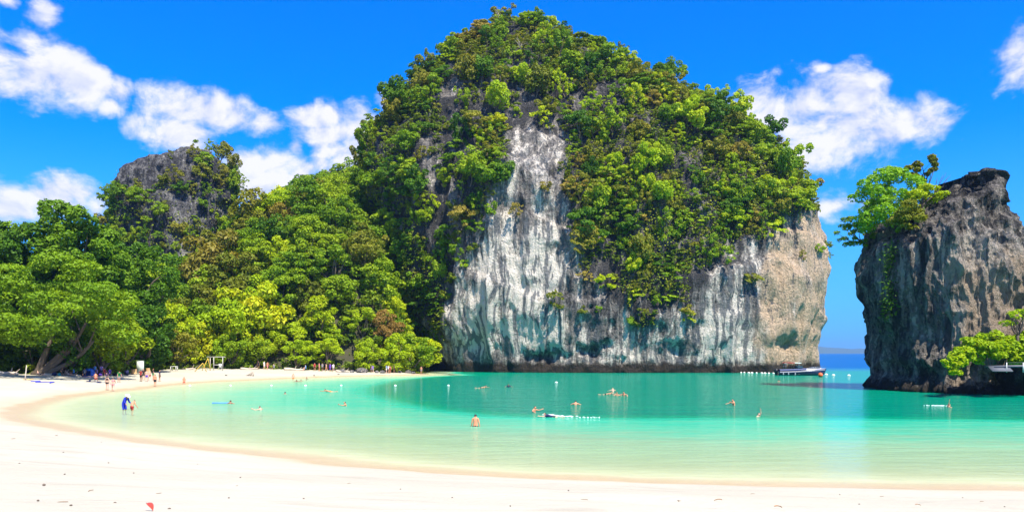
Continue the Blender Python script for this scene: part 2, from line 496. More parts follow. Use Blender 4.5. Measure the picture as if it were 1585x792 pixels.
def karst(rows, nexp, nth, nz, disp, zlo=-3.0, tau=2.0):
    """a limestone tower from its outline (photo row, left, right), front and back distance; returns (verts grid, normals)"""
    rows = np.array(rows, float)
    py, pl, pr, yf, yb = rows.T
    ysil = (yf * .6 + yb * .4)
    zr = CAMZ + (HY - py) / F * ysil
    zr[0] = zlo
    o = np.argsort(zr)
    zr, pl, pr, yf, yb = zr[o], pl[o], pr[o], yf[o], yb[o]
    zf = np.linspace(zr[0], zr[-1], 800)
    L, Rr, A, B = (np.interp(zf, zr, v) for v in (pl, pr, yf, yb))
    ker = np.exp(-np.linspace(-2, 2, 17) ** 2)
    ker /= ker.sum()

    def smooth(v):
        q = np.concatenate([np.full(8, v[0]), v, np.full(8, v[-1])])
        return np.convolve(q, ker, 'valid')
    L, Rr, A, B = map(smooth, (L, Rr, A, B))
    half = (Rr - L) / 2 * (A / F)
    arc = np.concatenate([[0], np.cumsum(np.hypot(np.diff(zf), np.hypot(np.diff(half), np.diff(A)) * .8))])
    zs = np.interp(np.linspace(0, arc[-1], nz), arc, zf)
    L, Rr, A, B = (np.interp(zs, zf, v) for v in (L, Rr, A, B))
    th = np.linspace(0, 2 * np.pi, 6000)
    ux, uy = np.sign(np.cos(th)) * np.abs(np.cos(th)) ** (2 / nexp), np.sign(np.sin(th)) * np.abs(np.sin(th)) ** (2 / nexp)
    seg = np.hypot(np.diff(ux), np.diff(uy)) * np.where(uy[1:] < 0.15, 1.0, 0.22)
    cum = np.concatenate([[0], np.cumsum(seg)])
    thn = np.interp(np.linspace(0, cum[-1], nth, endpoint=False), cum, th)
    ux, uy = np.interp(thn, th, ux), np.interp(thn, th, uy)
    V = np.zeros((nz, nth, 3))
    for i in range(nz):
        cyy, b_ = (A[i] + B[i]) / 2, (B[i] - A[i]) / 2
        tl, trt = (L[i] - CX) / F, (Rr[i] - CX) / F
        xl, xr = tl * cyy, trt * cyy
        for _ in range(6):      # fit the seen outline of this ring to the photographed one
            c, a = (xl + xr) / 2, (xr - xl) / 2
            rat = (c + a * ux) / (cyy + b_ * uy)
            xl += (tl - rat.min()) * cyy * .8
            xr += (trt - rat.max()) * cyy * .8
        c, a = (xl + xr) / 2, max((xr - xl) / 2, .3)
        V[i, :, 0] = c + a * ux
        V[i, :, 1] = cyy + b_ * uy
        V[i, :, 2] = zs[i]

    def normals(V):
        du = np.roll(V, -1, 1) - np.roll(V, 1, 1)
        dv = np.gradient(V, axis=0)
        n = np.cross(du, dv)
        return n / (np.linalg.norm(n, axis=-1, keepdims=True) + 1e-9)
    n = normals(V)
    P = V.reshape(-1, 3)
    V = V + n * disp(P).reshape(nz, nth, 1) * np.array([1, 1, .55])
    return V, normals(V)


def karst_mesh(name, V, attrs, mat):
    nz, nth, _ = V.shape
    base = np.array([V[0, :, 0].mean(), V[0, :, 1].mean(), 0.0])
    top = V[-1].mean(0)
    verts = np.concatenate([V.reshape(-1, 3), top[None]]) - base
    q = grid_faces(nz, nth, True)
    k = np.arange(nth) + (nz - 1) * nth
    tri = np.stack([k, np.roll(k, -1), np.full(nth, nz * nth)], -1)
    at = {a: np.concatenate([v.ravel(), [v.ravel()[-1]]]) for a, v in attrs.items()}
    return mesh_np(name, verts, [q, tri], at, smooth=True, mats=[mat]), base


# --- the great cliff
CAVES = [(846, 551, 36, 7, 2.4), (914, 546, 13, 9, 2.2), (1034, 541, 30, 14, 1.8), (960, 556, 14, 5, 1.0), (1218, 530, 6, 9, 1.0), (935, 533, 8, 5, 1.4), (898, 424, 8, 5, 1.5), (913, 474, 8, 4, 1.2), (1180, 470, 10, 14, 1.0), (800, 180, 22, 9, 2.0)]
def main_disp(P):
    x, y, z = P.T
    d = 3.4 * fbm(np.stack([x / 26, y / 26, z / 40], -1), 2, 1)
    d += 1.7 * ridged(np.stack([x / 9, y / 9, z / 30], -1), 3, 3)
    d += 1.0 * fbm(np.stack([x / 5, y / 5, z / 7], -1), 3, 8)
    d += .75 * ridged(np.stack([x / 2.1, y / 2.1, z / 9], -1), 3, 12)
    led = z / 11 + 1.3 * fbm(np.stack([x / 22, y / 22, z / 22], -1), 2, 21)
    saw = led - np.floor(led)
    d += .8 * (sm(saw, 0, .8) - sm(saw, .8, 1)) * sm(z, 4, 14)
    n = fbm(np.stack([x / 7, y / 7, z * 0], -1), 3, 31)
    top_notch = 5.2 + 2.2 * n
    d -= (.2 + 1.1 * n) * np.exp(-((z - top_notch) / 1.5) ** 2)              # wave-cut notch and small caves above the tide line
    d += (.2 + .8 * fbm(np.stack([x / 3, y / 3, z / 2], -1), 3, 35)) * np.exp(-((z - .4) / 1.0) ** 2)
    pxx = CX + F * x / np.maximum(y, 1)
    pyy = HY - F * (z - CAMZ) / np.maximum(y, 1)
    wx_ = pxx + 16 * fbm(P / 2.6, 3, 37)
    wy_ = pyy + 9 * fbm(P / 2.2, 3, 39)
    for cx_, cy_, rx_, ry_, a_ in CAVES:
        d -= a_ * np.exp(-((wx_ - cx_) / rx_) ** 2 - ((wy_ - cy_) / ry_) ** 2) * (.8 + .8 * n)
    d -= 3.0 * sm(z, 8, 25) * np.exp(-((pxx - 688) / 26) ** 2) * (1 - sm(z, 58, 72))   # gully on the left shoulder
    return d


ROWS_MAIN = [(600, 652, 1266, 178, 262), (577, 654, 1266, 178, 262), (540, 652, 1268, 177, 262), (500, 640, 1270, 176, 262), (450, 625, 1270, 176, 262), (400, 612, 1260, 177, 262),
             (350, 598, 1252, 178, 262), (320, 590, 1249, 179, 262), (300, 584, 1250, 181, 262), (270, 578, 1236, 184, 262), (250, 582, 1220, 186, 262), (230, 592, 1203, 188, 260),
             (205, 606, 1166, 191, 260), (180, 622, 1112, 194, 258), (155, 640, 1052, 197, 256), (125, 663, 996, 201, 254), (95, 688, 955, 205, 252), (75, 702, 935, 208, 250), (60, 716, 918, 210, 248),
             (45, 730, 896, 212, 246), (32, 748, 868, 215, 244), (22, 768, 840, 219, 240)]
ROWS_MAIN = [(py + 27 * (1 - sm(py, 40, 150)), pl + (20 - 16 * sm(py, 150, 220)) * (1 - sm(py, 330, 420)), pr - (22 + 16 * sm(py, 120, 170) + 10 * np.exp(-((py - 215) / 30) ** 2)) * (1 - sm(py, 290, 380)), yf, yb) for py, pl, pr, yf, yb in ROWS_MAIN]
V, N = karst(ROWS_MAIN, 3.0, 760, 300, main_disp)
MPX, MPY = to_px(V)
nz_, nth_ = MPX.shape
_wn = (fbm(V.reshape(-1, 3) / 6, 3, 44) * 26).reshape(nz_, nth_)
_wn2 = (fbm(V.reshape(-1, 3) / 6 + 50, 3, 47) * 26).reshape(nz_, nth_)
QX, QY = MPX + _wn, MPY + _wn2
BARE = [(655, 590), (655, 545), (672, 520), (692, 500), (700, 440), (722, 400), (726, 350), (752, 325), (770, 290), (783, 235), (788, 195), (830, 178), (870, 195), (880, 240), (886, 290), (902, 345),
        (906, 392), (930, 440), (968, 478), (1008, 500), (1060, 462), (1092, 432), (1118, 385), (1160, 378), (1190, 395), (1206, 345), (1240, 330), (1275, 330), (1300, 400), (1300, 590)]
WHITE = [(742, 370), (775, 345), (850, 350), (872, 420), (880, 480), (876, 540), (700, 562), (705, 480), (728, 420)]
STREAK = [(634, 220), (668, 205), (694, 250), (716, 320), (722, 400), (705, 470), (690, 420), (672, 330), (640, 262)]
DARKR = [(738, 122), (800, 104), (850, 118), (900, 128), (945, 122), (972, 142), (968, 182), (905, 192), (868, 190), (800, 196), (752, 176)]
DARKL = [(684, 105), (722, 100), (735, 180), (730, 300), (700, 300), (690, 200)]


def soft(poly, wd, qx=None, qy=None):
    return 1 - sm(poly_dist(QX if qx is None else qx, QY if qy is None else qy, poly), -wd, wd)


bare = soft(BARE, 9)
pale = 0.34 * bare + 0.58 * soft(WHITE, 22) + 0.30 * soft([(640, 590), (660, 500), (700, 470), (700, 590)], 20) + 0.22 * sm(QY, 470, 545) * bare
pale += 0.34 * soft(STREAK, 12) * 0.8 + 0.34 * soft([(1090, 580), (1090, 470), (1150, 420), (1300, 330), (1300, 590)], 30)
pale += 0.18 * soft([(780, 340), (775, 250), (790, 230), (860, 240), (880, 330)], 14)
pale -= .30 * (1 - sm(V[..., 2], 3.5, 6.5)) * (1 - sm(QX, 840, 880))
tan_ = soft([(1180, 590), (1170, 440), (1215, 345), (1320, 320), (1320, 590)], 26) * .74 + .22 * soft([(1000, 600), (1040, 470), (1200, 400), (1200, 600)], 40) + .30 * soft([(860, 540), (880, 380), (960, 470), (1000, 545)], 25)
main_rock = rock_mat("grey_limestone", (0.050, 0.049, 0.050), (0.235, 0.215, 0.195), (0.80, 0.725, 0.62), (0.66, 0.49, 0.325))
cliff_me, base = karst_mesh("limestone_cliff", V, {"pale": pale, "tan": tan_}, main_rock)
put("limestone_cliff", cliff_me, base, label="towering white and grey limestone cliff rising from the lagoon, topped with jungle", kind='structure')
MAIN_V, MAIN_N, MAIN_BARE = V, N, bare
MAIN_SOME = np.maximum(soft(STREAK, 8), np.maximum(soft(DARKR, 8), soft(DARKL, 6)))

# --- the smaller karst behind the forest
def back_disp(P):
    x, y, z = P.T
    d = 3.0 * fbm(np.stack([x / 14, y / 14, z / 20], -1), 2, 71)
    d += 2.0 * ridged(np.stack([x / 5.5, y / 5.5, z / 13], -1), 4, 73)
    d += 1.0 * ridged(np.stack([x / 1.8, y / 1.8, z / 3.5], -1), 3, 76)
    d += 2.2 * fbm(np.stack([x / 6, y / 6, z / 3], -1), 3, 79) * sm(z, 45, 58)
    return d


ROWS_BACK = [(600, 190, 366, 224, 262), (470, 190, 366, 224, 262), (420, 186, 362, 224, 262), (380, 180, 358, 225, 262), (335, 176, 364, 226, 260), (305, 178, 366, 227, 258), (288, 184, 364, 228, 257),
             (270, 208, 358, 230, 256), (256, 240, 350, 232, 254), (247, 262, 340, 234, 252), (242, 280, 330, 237, 249), (235, 292, 318, 240, 246)]
V, N = karst(ROWS_BACK, 2.6, 420, 150, back_disp)
bx, by = to_px(V)
pale = 0.16 + 0.25 * sm(by, 290, 330) * sm(bx, 240, 270) + .1 * fbm(V.reshape(-1, 3) / 5, 3, 80).reshape(bx.shape)
back_rock = rock_mat("dark_weathered_limestone", (0.0451, 0.0451, 0.0492), (0.1640, 0.1599, 0.1558), (0.4510, 0.4264, 0.3936), (0.4510, 0.3444, 0.2296), streak_z=.12)
me, base = karst_mesh("back_karst", V, {"pale": pale, "tan": pale * .6}, back_rock)
put("back_karst", me, base, label="smaller dark rocky karst peak behind the forest on the left", kind='structure')
BACK_V, BACK_N = V, N

# --- the sea stack on the right
def stack_disp(P):
    x, y, z = P.T
    d = 1.3 * fbm(np.stack([x / 8, y / 8, z / 12], -1), 2, 91) - .9
    d += 1.3 * ridged(np.stack([x / 3.4, y / 3.4, z / 9], -1), 4, 93) + .9 * ridged(np.stack([x / 1.9, y / 1.9, z / 14], -1), 2, 90)
    d += .30 * ridged(np.stack([x / .8, y / .8, z / 2.6], -1), 2, 94)
    d += .45 * ridged(np.stack([x / 1.3, y / 1.3, z / 5.0], -1), 3, 96) * (1.2 + .5 * sm(z, 15, 24))
    d += .35 * (vnoise(np.stack([x / 2.2, y / 2.2, z / 1.3], -1), 98)) * sm(z, 14, 22)
    d -= .9 * np.exp(-((z - 2.2) / .9) ** 2)
    d += .5 * np.exp(-((z - .3) / .6) ** 2)
    return d


ROWS_STACK = [(640, 1340, 1760, 84, 108), (602, 1340, 1760, 84, 108), (575, 1338, 1750, 84.5, 108), (545, 1343, 1740, 85, 108), (515, 1346, 1730, 85, 108), (485, 1340, 1715, 85.5, 107), (455, 1328, 1690, 86, 107), (425, 1322, 1660, 86.5, 107),
              (400, 1322, 1625, 87, 107), (382, 1328, 1602, 87.5, 106), (366, 1338, 1580, 88, 106), (350, 1352, 1566, 88.5, 106), (330, 1378, 1552, 89, 105), (312, 1410, 1551, 90, 105), (296, 1428, 1552, 91, 104), (284, 1440, 1548, 92, 104), (274, 1456, 1528, 94, 103)]
ROWS_STACK = [(a_, b_ + 10 - 10 * sm(a_, 440, 500), c_ - 15 * (1 - sm(a_, 380, 470)), d_, e_) for a_, b_, c_, d_, e_ in ROWS_STACK]
V, N = karst(ROWS_STACK, 3.6, 760, 290, stack_disp)
sx, sy = to_px(V)
pale = .30 + .42 * sm(sx, 1430, 1490) * sm(sy, 320, 390) - .24 * (1 - sm(sy, 300, 380)) + .06 * sm(sy, 540, 420)  # right side painted paler for the sun on it; top is darker rock
stan = .52 * sm(sx, 1430, 1490) * sm(sy, 330, 420) + .12  # slight tan of the rock, plus a warm sunlit tone painted on the right
stack_rock = rock_mat("sea_stack_limestone", (0.040, 0.039, 0.039), (0.19, 0.172, 0.150), (0.50, 0.445, 0.375), (0.48, 0.37, 0.26), streak_z=.06, wet_h=1.5, scale=1.8)
me, base = karst_mesh("sea_stack", V, {"pale": pale, "tan": stan}, stack_rock)
put("sea_stack", me, base, label="dark rugged rock stack standing in the water at the right", kind='structure')
STACK_V, STACK_N = V, N

# low ledge at the foot of the stack
def ledge_disp(P):
    x, y, z = P.T
    return .8 * ridged(np.stack([x / 2.6, y / 2.6, z / 2.2], -1), 4, 101) + .7 * fbm(np.stack([x / 6, y / 6, z / 6], -1), 2, 103) - .5 * np.exp(-((z - .9) / .5) ** 2)


ROWS_LEDGE = [(640, 1478, 1800, 77, 100), (612, 1478, 1800, 77, 100), (595, 1472, 1800, 77.5, 100), (580, 1480, 1800, 78, 99), (568, 1492, 1800, 78.6, 98), (560, 1512, 1790, 80, 97)]
V, N = karst(ROWS_LEDGE, 2.8, 380, 70, ledge_disp)
lx, ly = to_px(V)
me, base = karst_mesh("rock_ledge", V, {"pale": .05 + 0 * lx, "tan": 0 * lx + .05}, rock_mat("black_tidal_rock", (0.0287, 0.0271, 0.0262), (0.0902, 0.0820, 0.0738), (0.2460, 0.2214, 0.1968), (0.2460, 0.1804, 0.1230), streak_z=.2, wet_h=1.9, scale=2.2))
put("rock_ledge", me, base, label="black tidal rock ledge at the foot of the right hand stack", kind='structure')
LEDGE_V, LEDGE_N = V, N

# --- forested hillside
def hill_height(x, y):
    t_ = -poly_dist(x, y, FOREST)
    px = CX + F * x / np.maximum(y, 1)
    cap = np.interp(px, [-300, 0, 120, 200, 300, 430, 520, 600, 690], [10, 13, 16, 18, 27, 50, 72, 88, 60])
    slp = np.interp(px, [-300, 100, 200, 300, 430, 520, 600, 690], [.36, .40, .46, .62, 1.3, 2.0, 2.5, 2.0])
    te = np.maximum(t_ - 1.5, 0)
    te = te - 5 * (1 - np.exp(-te / 5))
    h = cap * (1 - np.exp(-te * slp / cap * 1.35))
    h += fbm(np.stack([x / 13, y / 13, x * 0], -1), 3, 61) * np.minimum(np.maximum(t_, 0) * .14, 3.0)
    return np.where(t_ > 0, h, t_ * .6) + sand_height(x, y) * (t_ < 25) - .25


hx = np.arange(-230, 6, 2.0)
hy = np.arange(96, 300, 2.0)
HX, HYY = np.meshgrid(hx, hy)
hz = hill_height(HX.ravel(), HYY.ravel())
hv = np.stack([HX.ravel(), HYY.ravel(), hz], -1)
hf = grid_faces(len(hy), len(hx))
hk = (-poly_dist(HX.ravel(), HYY.ravel(), FOREST))[hf].max(1) > -1.5
hill_me = mesh_np("forest_hillside", hv, hf[hk], smooth=True)
m, t, out = new_mat("forest_soil")
p = t.new('ShaderNodeTexCoord').outputs['Object']
col = t.mix(t.noise(p, .6, 5), (0.028, 0.030, 0.014), (0.07, 0.065, 0.03))
t.l.new(t.new('ShaderNodeBsdfPrincipled', {'Base Color': col, 'Roughness': .95}).outputs[0], out.inputs[0])
hill_me.materials.append(m)
put("forest_hillside", hill_me, label="steep wooded hillside behind the beach", kind='structure')

# --- far island on the horizon
def far_hill(name, px0, px1, Y, h, seed):
    xs = np.linspace((px0 - CX) / F * Y, (px1 - CX) / F * Y, 120)
    ys = np.linspace(Y, Y + 900, 14)
    A, B = np.meshgrid(xs, ys)
    u = (A - xs[0]) / (xs[-1] - xs[0])
    vv = (B - Y) / 900
    z = h * np.sin(np.pi * u) ** .6 * np.sin(np.pi * vv) ** .7 * (.75 + .5 * fbm(np.stack([A.ravel() / 420, B.ravel() / 420, 0 * A.ravel()], -1), 4, seed).reshape(A.shape)) - 2
    me = mesh_np(name, np.stack([A, B, z], -1).reshape(-1, 3), grid_faces(14, 120), smooth=True, mats=[FAR_MAT])
    return put(name, me, label="low hazy blue island on the far horizon between the cliffs", kind='structure')


FAR_MAT = simple_mat("far_forest", (0.05, 0.08, 0.03), .9, scale=.01)
far_hill("distant_island", 1120, 1420, 7600, 104, 111)

# --- the air
hz_me = bpy.data.meshes.new("haze")
bm = bmesh.new()
bmesh.ops.create_cube(bm, size=1.0)
for v in bm.verts:
    v.co = Vector((v.co.x * 24000, v.co.y * 20000 + 0, -13.5 + (v.co.z + .5) * (128 + 13.5)))
bm.to_mesh(hz_me)
bm.free()
m, t, out = new_mat("sea_air")
vol = t.new('ShaderNodeVolumePrincipled', {'Color': (0.30, 0.58, 1.0), 'Density': 0.00010, 'Anisotropy': .2})
t.l.new(vol.outputs[0], out.inputs['Volume'])
hz_me.materials.append(m)
put("haze", hz_me, kind='stuff', label="thin blue sea haze")
# ------------------------------------------------------------------ foliage
def leaf_mat(name, a, b, c, transl=0.30, patch=False):
    """three leaf colours; each plant and each leaf takes its own mix of them"""
    m, t, out = new_mat(name)
    r = t.new('ShaderNodeObjectInfo').outputs['Random']
    lf = t.attr("tint")
    f = t.m('ADD', t.m('MULTIPLY', lf, .55), t.m('MULTIPLY', r, .55))
    if patch:
        pos = t.new('ShaderNodeNewGeometry').outputs['Position']
        f = t.m('ADD', t.m('MULTIPLY', lf, .45), t.m('MULTIPLY', t.sstep(t.noise(pos, .28, 3.0), .3, .7), .6))
    col = t.ramp(f, [(0.0, a), (0.5, b), (1.0, c)])
    d = t.new('ShaderNodeBsdfDiffuse', {'Color': col})
    tl = t.new('ShaderNodeBsdfTranslucent', {'Color': t.mix(1.0, col, (1.25, 1.15, .45), 'MULTIPLY')})
    g = t.new('ShaderNodeBsdfGlossy', {'Color': (1, 1, 1), 'Roughness': .6})
    s1 = t.new('ShaderNodeMixShader', {0: transl, 1: d.outputs[0], 2: tl.outputs[0]})
    s2 = t.new('ShaderNodeMixShader', {0: .012, 1: s1.outputs[0], 2: g.outputs[0]})
    t.l.new(s2.outputs[0], out.inputs[0])
    return m


LEAF = {
    'dark': leaf_mat("dark_leaves", (0.029, 0.087, 0.003), (0.072, 0.174, 0.005), (0.151, 0.273, 0.007)),
    'green': leaf_mat("green_leaves", (0.079, 0.184, 0.003), (0.180, 0.304, 0.005), (0.319, 0.414, 0.007)),
    'lime': leaf_mat("lime_leaves", (0.213, 0.368, 0.003), (0.359, 0.494, 0.005), (0.532, 0.575, 0.007), .38),
    'fresh': leaf_mat("fresh_leaves", (0.100, 0.290, 0.010), (0.200, 0.420, 0.014), (0.340, 0.520, 0.030), .38),
    'yellow': leaf_mat("yellow_leaves", (0.245, 0.389, 0.003), (0.381, 0.493, 0.005), (0.563, 0.529, 0.008), .35),
    'olive': leaf_mat("olive_leaves", (0.098, 0.138, 0.008), (0.185, 0.212, 0.012), (0.305, 0.275, 0.025)),
    'tan': leaf_mat("olive_tan_leaves", (0.163, 0.159, 0.015), (0.283, 0.233, 0.029), (0.403, 0.307, 0.050)),
    'rust': leaf_mat("rust_leaves", (0.136, 0.106, 0.015), (0.291, 0.176, 0.038), (0.417, 0.265, 0.067)),
    'mixed': leaf_mat("mixed_cliff_leaves", (0.053, 0.109, 0.004), (0.160, 0.230, 0.008), (0.319, 0.321, 0.017), .28, True),
    'under': leaf_mat("undergrowth_leaves", (0.046, 0.098, 0.004), (0.127, 0.201, 0.006), (0.239, 0.299, 0.010), .28, True),
}
BARK = simple_mat("grey_brown_bark", (0.13, 0.10, 0.07), .9, var=.4, scale=1.5)
BARKD = simple_mat("dark_bark", (0.10, 0.08, 0.06), .9, var=.4, scale=1.5)
BARKP = simple_mat("pale_bark", (0.42, 0.35, 0.27), .9, var=.25, scale=1.5)


def leaves_np(rs, pts, nrm, size, asp=0.55, fold=.18):
    """one folded leaf (two triangles, four corners) at each point, facing its normal"""
    n = len(pts)
    nrm = nrm / (np.linalg.norm(nrm, axis=1, keepdims=True) + 1e-9)
    r = rs.normal(size=(n, 3))
    tx = np.cross(nrm, r)
    tx /= np.linalg.norm(tx, axis=1, keepdims=True) + 1e-9
    ty = np.cross(nrm, tx)
    s = (size * rs.uniform(.65, 1.35, n))[:, None]
    a = pts - tx * s
    b = pts + ty * s * asp - nrm * s * fold
    c = pts + tx * s - nrm * s * fold
    d = pts - ty * s * asp - nrm * s * fold
    v = np.stack([a, b, c, d], 1).reshape(-1, 3)
    f = np.arange(n * 4).reshape(n, 4)
    return v, f


def crown_np(seed, R_, H, nl, nleaf, leaf, flat=.5, low=-.35, lobe=(.26, .46), asp=.55, hollow=.0):
    """leaf-sized faces spread over many uneven lobes of an irregular crown of radius R_ and height H, centred at 0"""
    rs = np.random.RandomState(seed)
    C, rad = [], []
    while len(C) < nl:
        p = rs.uniform(-1, 1, 3)
        if np.linalg.norm(p) > 1 or np.linalg.norm(p) < hollow:
            continue
        if p[2] < low:
            continue
        C.append(p)
        rad.append(rs.uniform(*lobe))
    C, rad = np.array(C), np.array(rad)
    sc = np.array([R_, R_ * rs.uniform(.82, 1.1), H / 2])
    pr = rad ** 2 / (rad ** 2).sum()
    k = rs.choice(nl, nleaf, p=pr)
    d = rs.normal(size=(nleaf, 3))
    d[:, 2] = np.abs(d[:, 2]) * np.where(rs.rand(nleaf) < .74, 1, -1)
    d /= np.linalg.norm(d, axis=1, keepdims=True)
    rr = rad[k] * (1 - .35 * rs.rand(nleaf) ** 1.6)
    P = C[k] + d * rr[:, None] * np.array([1, 1, flat + .35])
    inside = np.zeros(nleaf, bool)
    for i in range(nl):
        inside |= (np.linalg.norm((P - C[i]) / np.array([1, 1, flat + .35]), axis=1) < rad[i] * .62) & (k != i)
    keep = ~inside
    P, d, k = P[keep], d[keep], k[keep]
    P = P * sc
    nrm = d * .75 + np.array([0, 0, .55]) + rs.normal(size=d.shape) * .55
    v, f = leaves_np(rs, P, nrm, leaf, asp)
    lt = rs.uniform(0, 1, nl)
    tint = np.clip(.20 + .5 * lt[k] + rs.uniform(-.3, .4, len(k)), 0, 1)
    return v, f, np.repeat(tint, 4), C * sc, rad * R_


def tube_np(pts, rad, seg=7):
    pts, rad = np.array(pts, float), np.array(rad, float)
    t = np.gradient(pts, axis=0)
    t /= np.linalg.norm(t, axis=1, keepdims=True) + 1e-9
    ref = np.array([.31, .95, .05])
    u = np.cross(t, ref)
    u /= np.linalg.norm(u, axis=1, keepdims=True) + 1e-9
    w_ = np.cross(t, u)
    a = np.linspace(0, 2 * np.pi, seg, endpoint=False)
    v = pts[:, None] + rad[:, None, None] * (np.cos(a)[None, :, None] * u[:, None] + np.sin(a)[None, :, None] * w_[:, None])
    f = grid_faces(len(pts), seg, True)
    vv = v.reshape(-1, 3)
    n = len(vv)
    vv = np.concatenate([vv, pts[-1:] + t[-1:] * rad[-1], pts[:1]])
    k = np.arange(seg)
    kk = k + (len(pts) - 1) * seg
    cap = np.concatenate([np.stack([kk, (k + 1) % seg + (len(pts) - 1) * seg, np.full(seg, n), np.full(seg, n)], -1)[:, :3], np.stack([(k + 1) % seg, k, np.full(seg, n + 1)], -1)])
    return vv, f, cap


def join_np(parts):
    V, Q, T, off = [], [], [], 0
    for v, q, tr in parts:
        V.append(v)
        if len(q):
            Q.append(q + off)
        if len(tr):
            T.append(tr + off)
        off += len(v)
    return np.concatenate(V), [np.concatenate(x) for x in (Q, T) if x]


def trunk_np(seed, base, tops, r0, fork=.45, seg=7):
    """a tapered trunk with one limb to each of the given tops"""
    rs = np.random.RandomState(seed)
    base = np.array(base, float)
    tops = np.array(tops, float)
    mid = base + (tops.mean(0) - base) * np.array([.6, .6, fork])
    parts = []
    ts = np.linspace(0, 1, 6)[:, None]
    bend = rs.normal(size=3) * r0 * 1.5 * np.array([1, 1, 0])
    line = base + (mid - base) * ts + np.sin(ts * np.pi) * bend
    parts.append(tube_np(line, r0 * (1.25 - .45 * ts[:, 0]) * np.where(ts[:, 0] < .05, 1.35, 1), seg))
    for q in tops:
        st = line[rs.randint(3, 6)]
        bend = rs.normal(size=3) * np.linalg.norm(q - st) * .10
        ln = st + (q - st) * ts + np.sin(ts * np.pi) * bend + np.array([0, 0, .08]) * np.linalg.norm(q - st) * np.sin(ts * np.pi)
        parts.append(tube_np(ln, r0 * .55 * (1 - .82 * ts[:, 0]), 5))
    return join_np(parts)


def tree_meshes(name, seed, H, R_, crownH, nl, nleaf, leaf, bark=None, **kw):
    """trunk and crown meshes of a tree that stands on its origin"""
    v, f, tint, C, rad = crown_np(seed, R_, crownH, nl, nleaf, leaf, **kw)
    cz = H - crownH * .5
    crown = mesh_np("crown", v + np.array([0, 0, cz]), f, {"tint": tint})
    rs = np.random.RandomState(seed + 5)
    tops = C[rs.choice(len(C), min(len(C), 8), replace=False)] * .9 + np.array([0, 0, cz])
    tv, tf = trunk_np(seed, (0, 0, -1.0), tops, .035 * H * .75 + .08)
    trunk = mesh_np("trunk", tv, tf, smooth=True, mats=[bark or BARK])
    return trunk, crown


CROWN_CACHE = {}


def with_leaf(me, key):
    """one copy of the mesh data per leaf colour"""
    k = (me.name, key)
    if k not in CROWN_CACHE:
        c = me.copy()
        c.materials.clear()
        c.materials.append(LEAF[key])
        CROWN_CACHE[k] = c
    return CROWN_CACHE[k]


def plant_tree(name, kit, key, loc, sc=1.0, rz=0.0, label=None, cat="tree", group=None, tilt=None, zs=1.0):
    trunk, crown = kit
    e = bpy.data.objects.new(name, None)
    COL.objects.link(e)
    e.empty_display_size = .5
    e.location = loc
    e.scale = (sc, sc, sc * zs)
    e.rotation_euler = (tilt[0], tilt[1], rz) if tilt else (0, 0, rz)
    e['label'], e['category'] = label, cat
    if group:
        e['group'] = group
    put("trunk", trunk, parent=e)
    put("crown", with_leaf(crown, key), parent=e)
    return e


rs = np.random.RandomState(11)
BROAD = [tree_meshes("broad", 100 + i, 10.0, 4.0 + .3 * (i % 3), 8.6 + .5 * (i % 2), 34 + 3 * i, 5200, .27, flat=.5, low=-.85, lobe=(.2, .36)) for i in range(4)]
LAYER = [tree_meshes("layered", 120 + i, 11.0, 4.4, 9.2, 34, 4600, .26, flat=.2, low=-.8, lobe=(.2, .36)) for i in range(2)]
ROUND = [tree_meshes("round", 140 + i, 8.0, 3.8, 7.0, 32, 4600, .26, flat=.6, low=-.85, lobe=(.22, .36)) for i in range(2)]
BIG = [tree_meshes("tall", 160 + i, 26.0, 8.5, 18.0, 70, 17000, .33, flat=.5, low=-.8, lobe=(.13, .24)) for i in range(3)]
BUSHY = [tree_meshes("beach", 150 + i, 8.0, 4.4, 7.4, 34, 5200, .26, flat=.5, low=-.95, lobe=(.20, .34)) for i in range(3)]

# --- trees one can single out
def top_tree(px, py_top, py_base, Y, kit, H0, name="forest_tree", key='green', w_=1.0, **kw):
    """plants a tree so that its top and foot are where the photo has them"""
    p = px_at(px, py_base, Y)
    top = px_at(px, py_top, Y)[2]
    p[2] = max(p[2], float(hill_height(np.array([p[0]]), np.array([p[1]]))[0]) - .3) if py_base > 540 else p[2]
    h = top - p[2]
    return plant_tree(name, kit, key, p, sc=h / H0 * w_, zs=1 / w_, **kw)


TAKEN = []


def named(px, py_top, py_base, Y, kit, H0, key, label, w_=1.0, rz=0.0, name="forest_tree"):
    p = px_at(px, py_base, Y)
    TAKEN.append((p[0], p[1]))
    top_tree(px, py_top, py_base, Y, kit, H0, name, key, w_, label=label, rz=rz)


named(386, 432, 570, 163, BUSHY[0], 8, 'yellow', "tall yellow leaved tree at the forest edge above the beach swing frame", .78, 1)
named(352, 466, 569, 159, BUSHY[1], 8, 'lime', "round bright green tree beside the yellow leaved one at the beach edge", .8, 2)
named(270, 470, 567, 153, BUSHY[2], 8, 'lime', "bright lime tree with drooping crown behind the small white table", .72, .5)
named(452, 500, 571, 165, BUSHY[1], 8, 'yellow', "low spreading yellow green tree behind the people standing on the far beach", 1.05, 4)
named(410, 505, 570, 164, BUSHY[2], 8, 'lime', "low lime green tree overhanging the far beach right of the swing frame", .95, 2.2)
named(515, 505, 571, 167, BUSHY[0], 8, 'lime', "low light green tree over the sand, left of the pale boulder", .95, 5)
named(312, 492, 568, 157, BUSHY[0], 8, 'yellow', "yellow green shrubby tree behind the yellow wooden ladders", .75, 3)
named(602, 482, 571, 169, BROAD[1], 10, 'rust', "rust brown leaved tree at the right end of the beach forest", .8, 1.5)
named(626, 518, 572, 171, BUSHY[1], 8, 'yellow', "small yellow orange leaved tree right below the rust brown one", .6, .3)
named(328, 352, 470, 178, BUSHY[0], 8, 'tan', "large olive tan feathery tree in front of the dark karst peak", .8, .8)
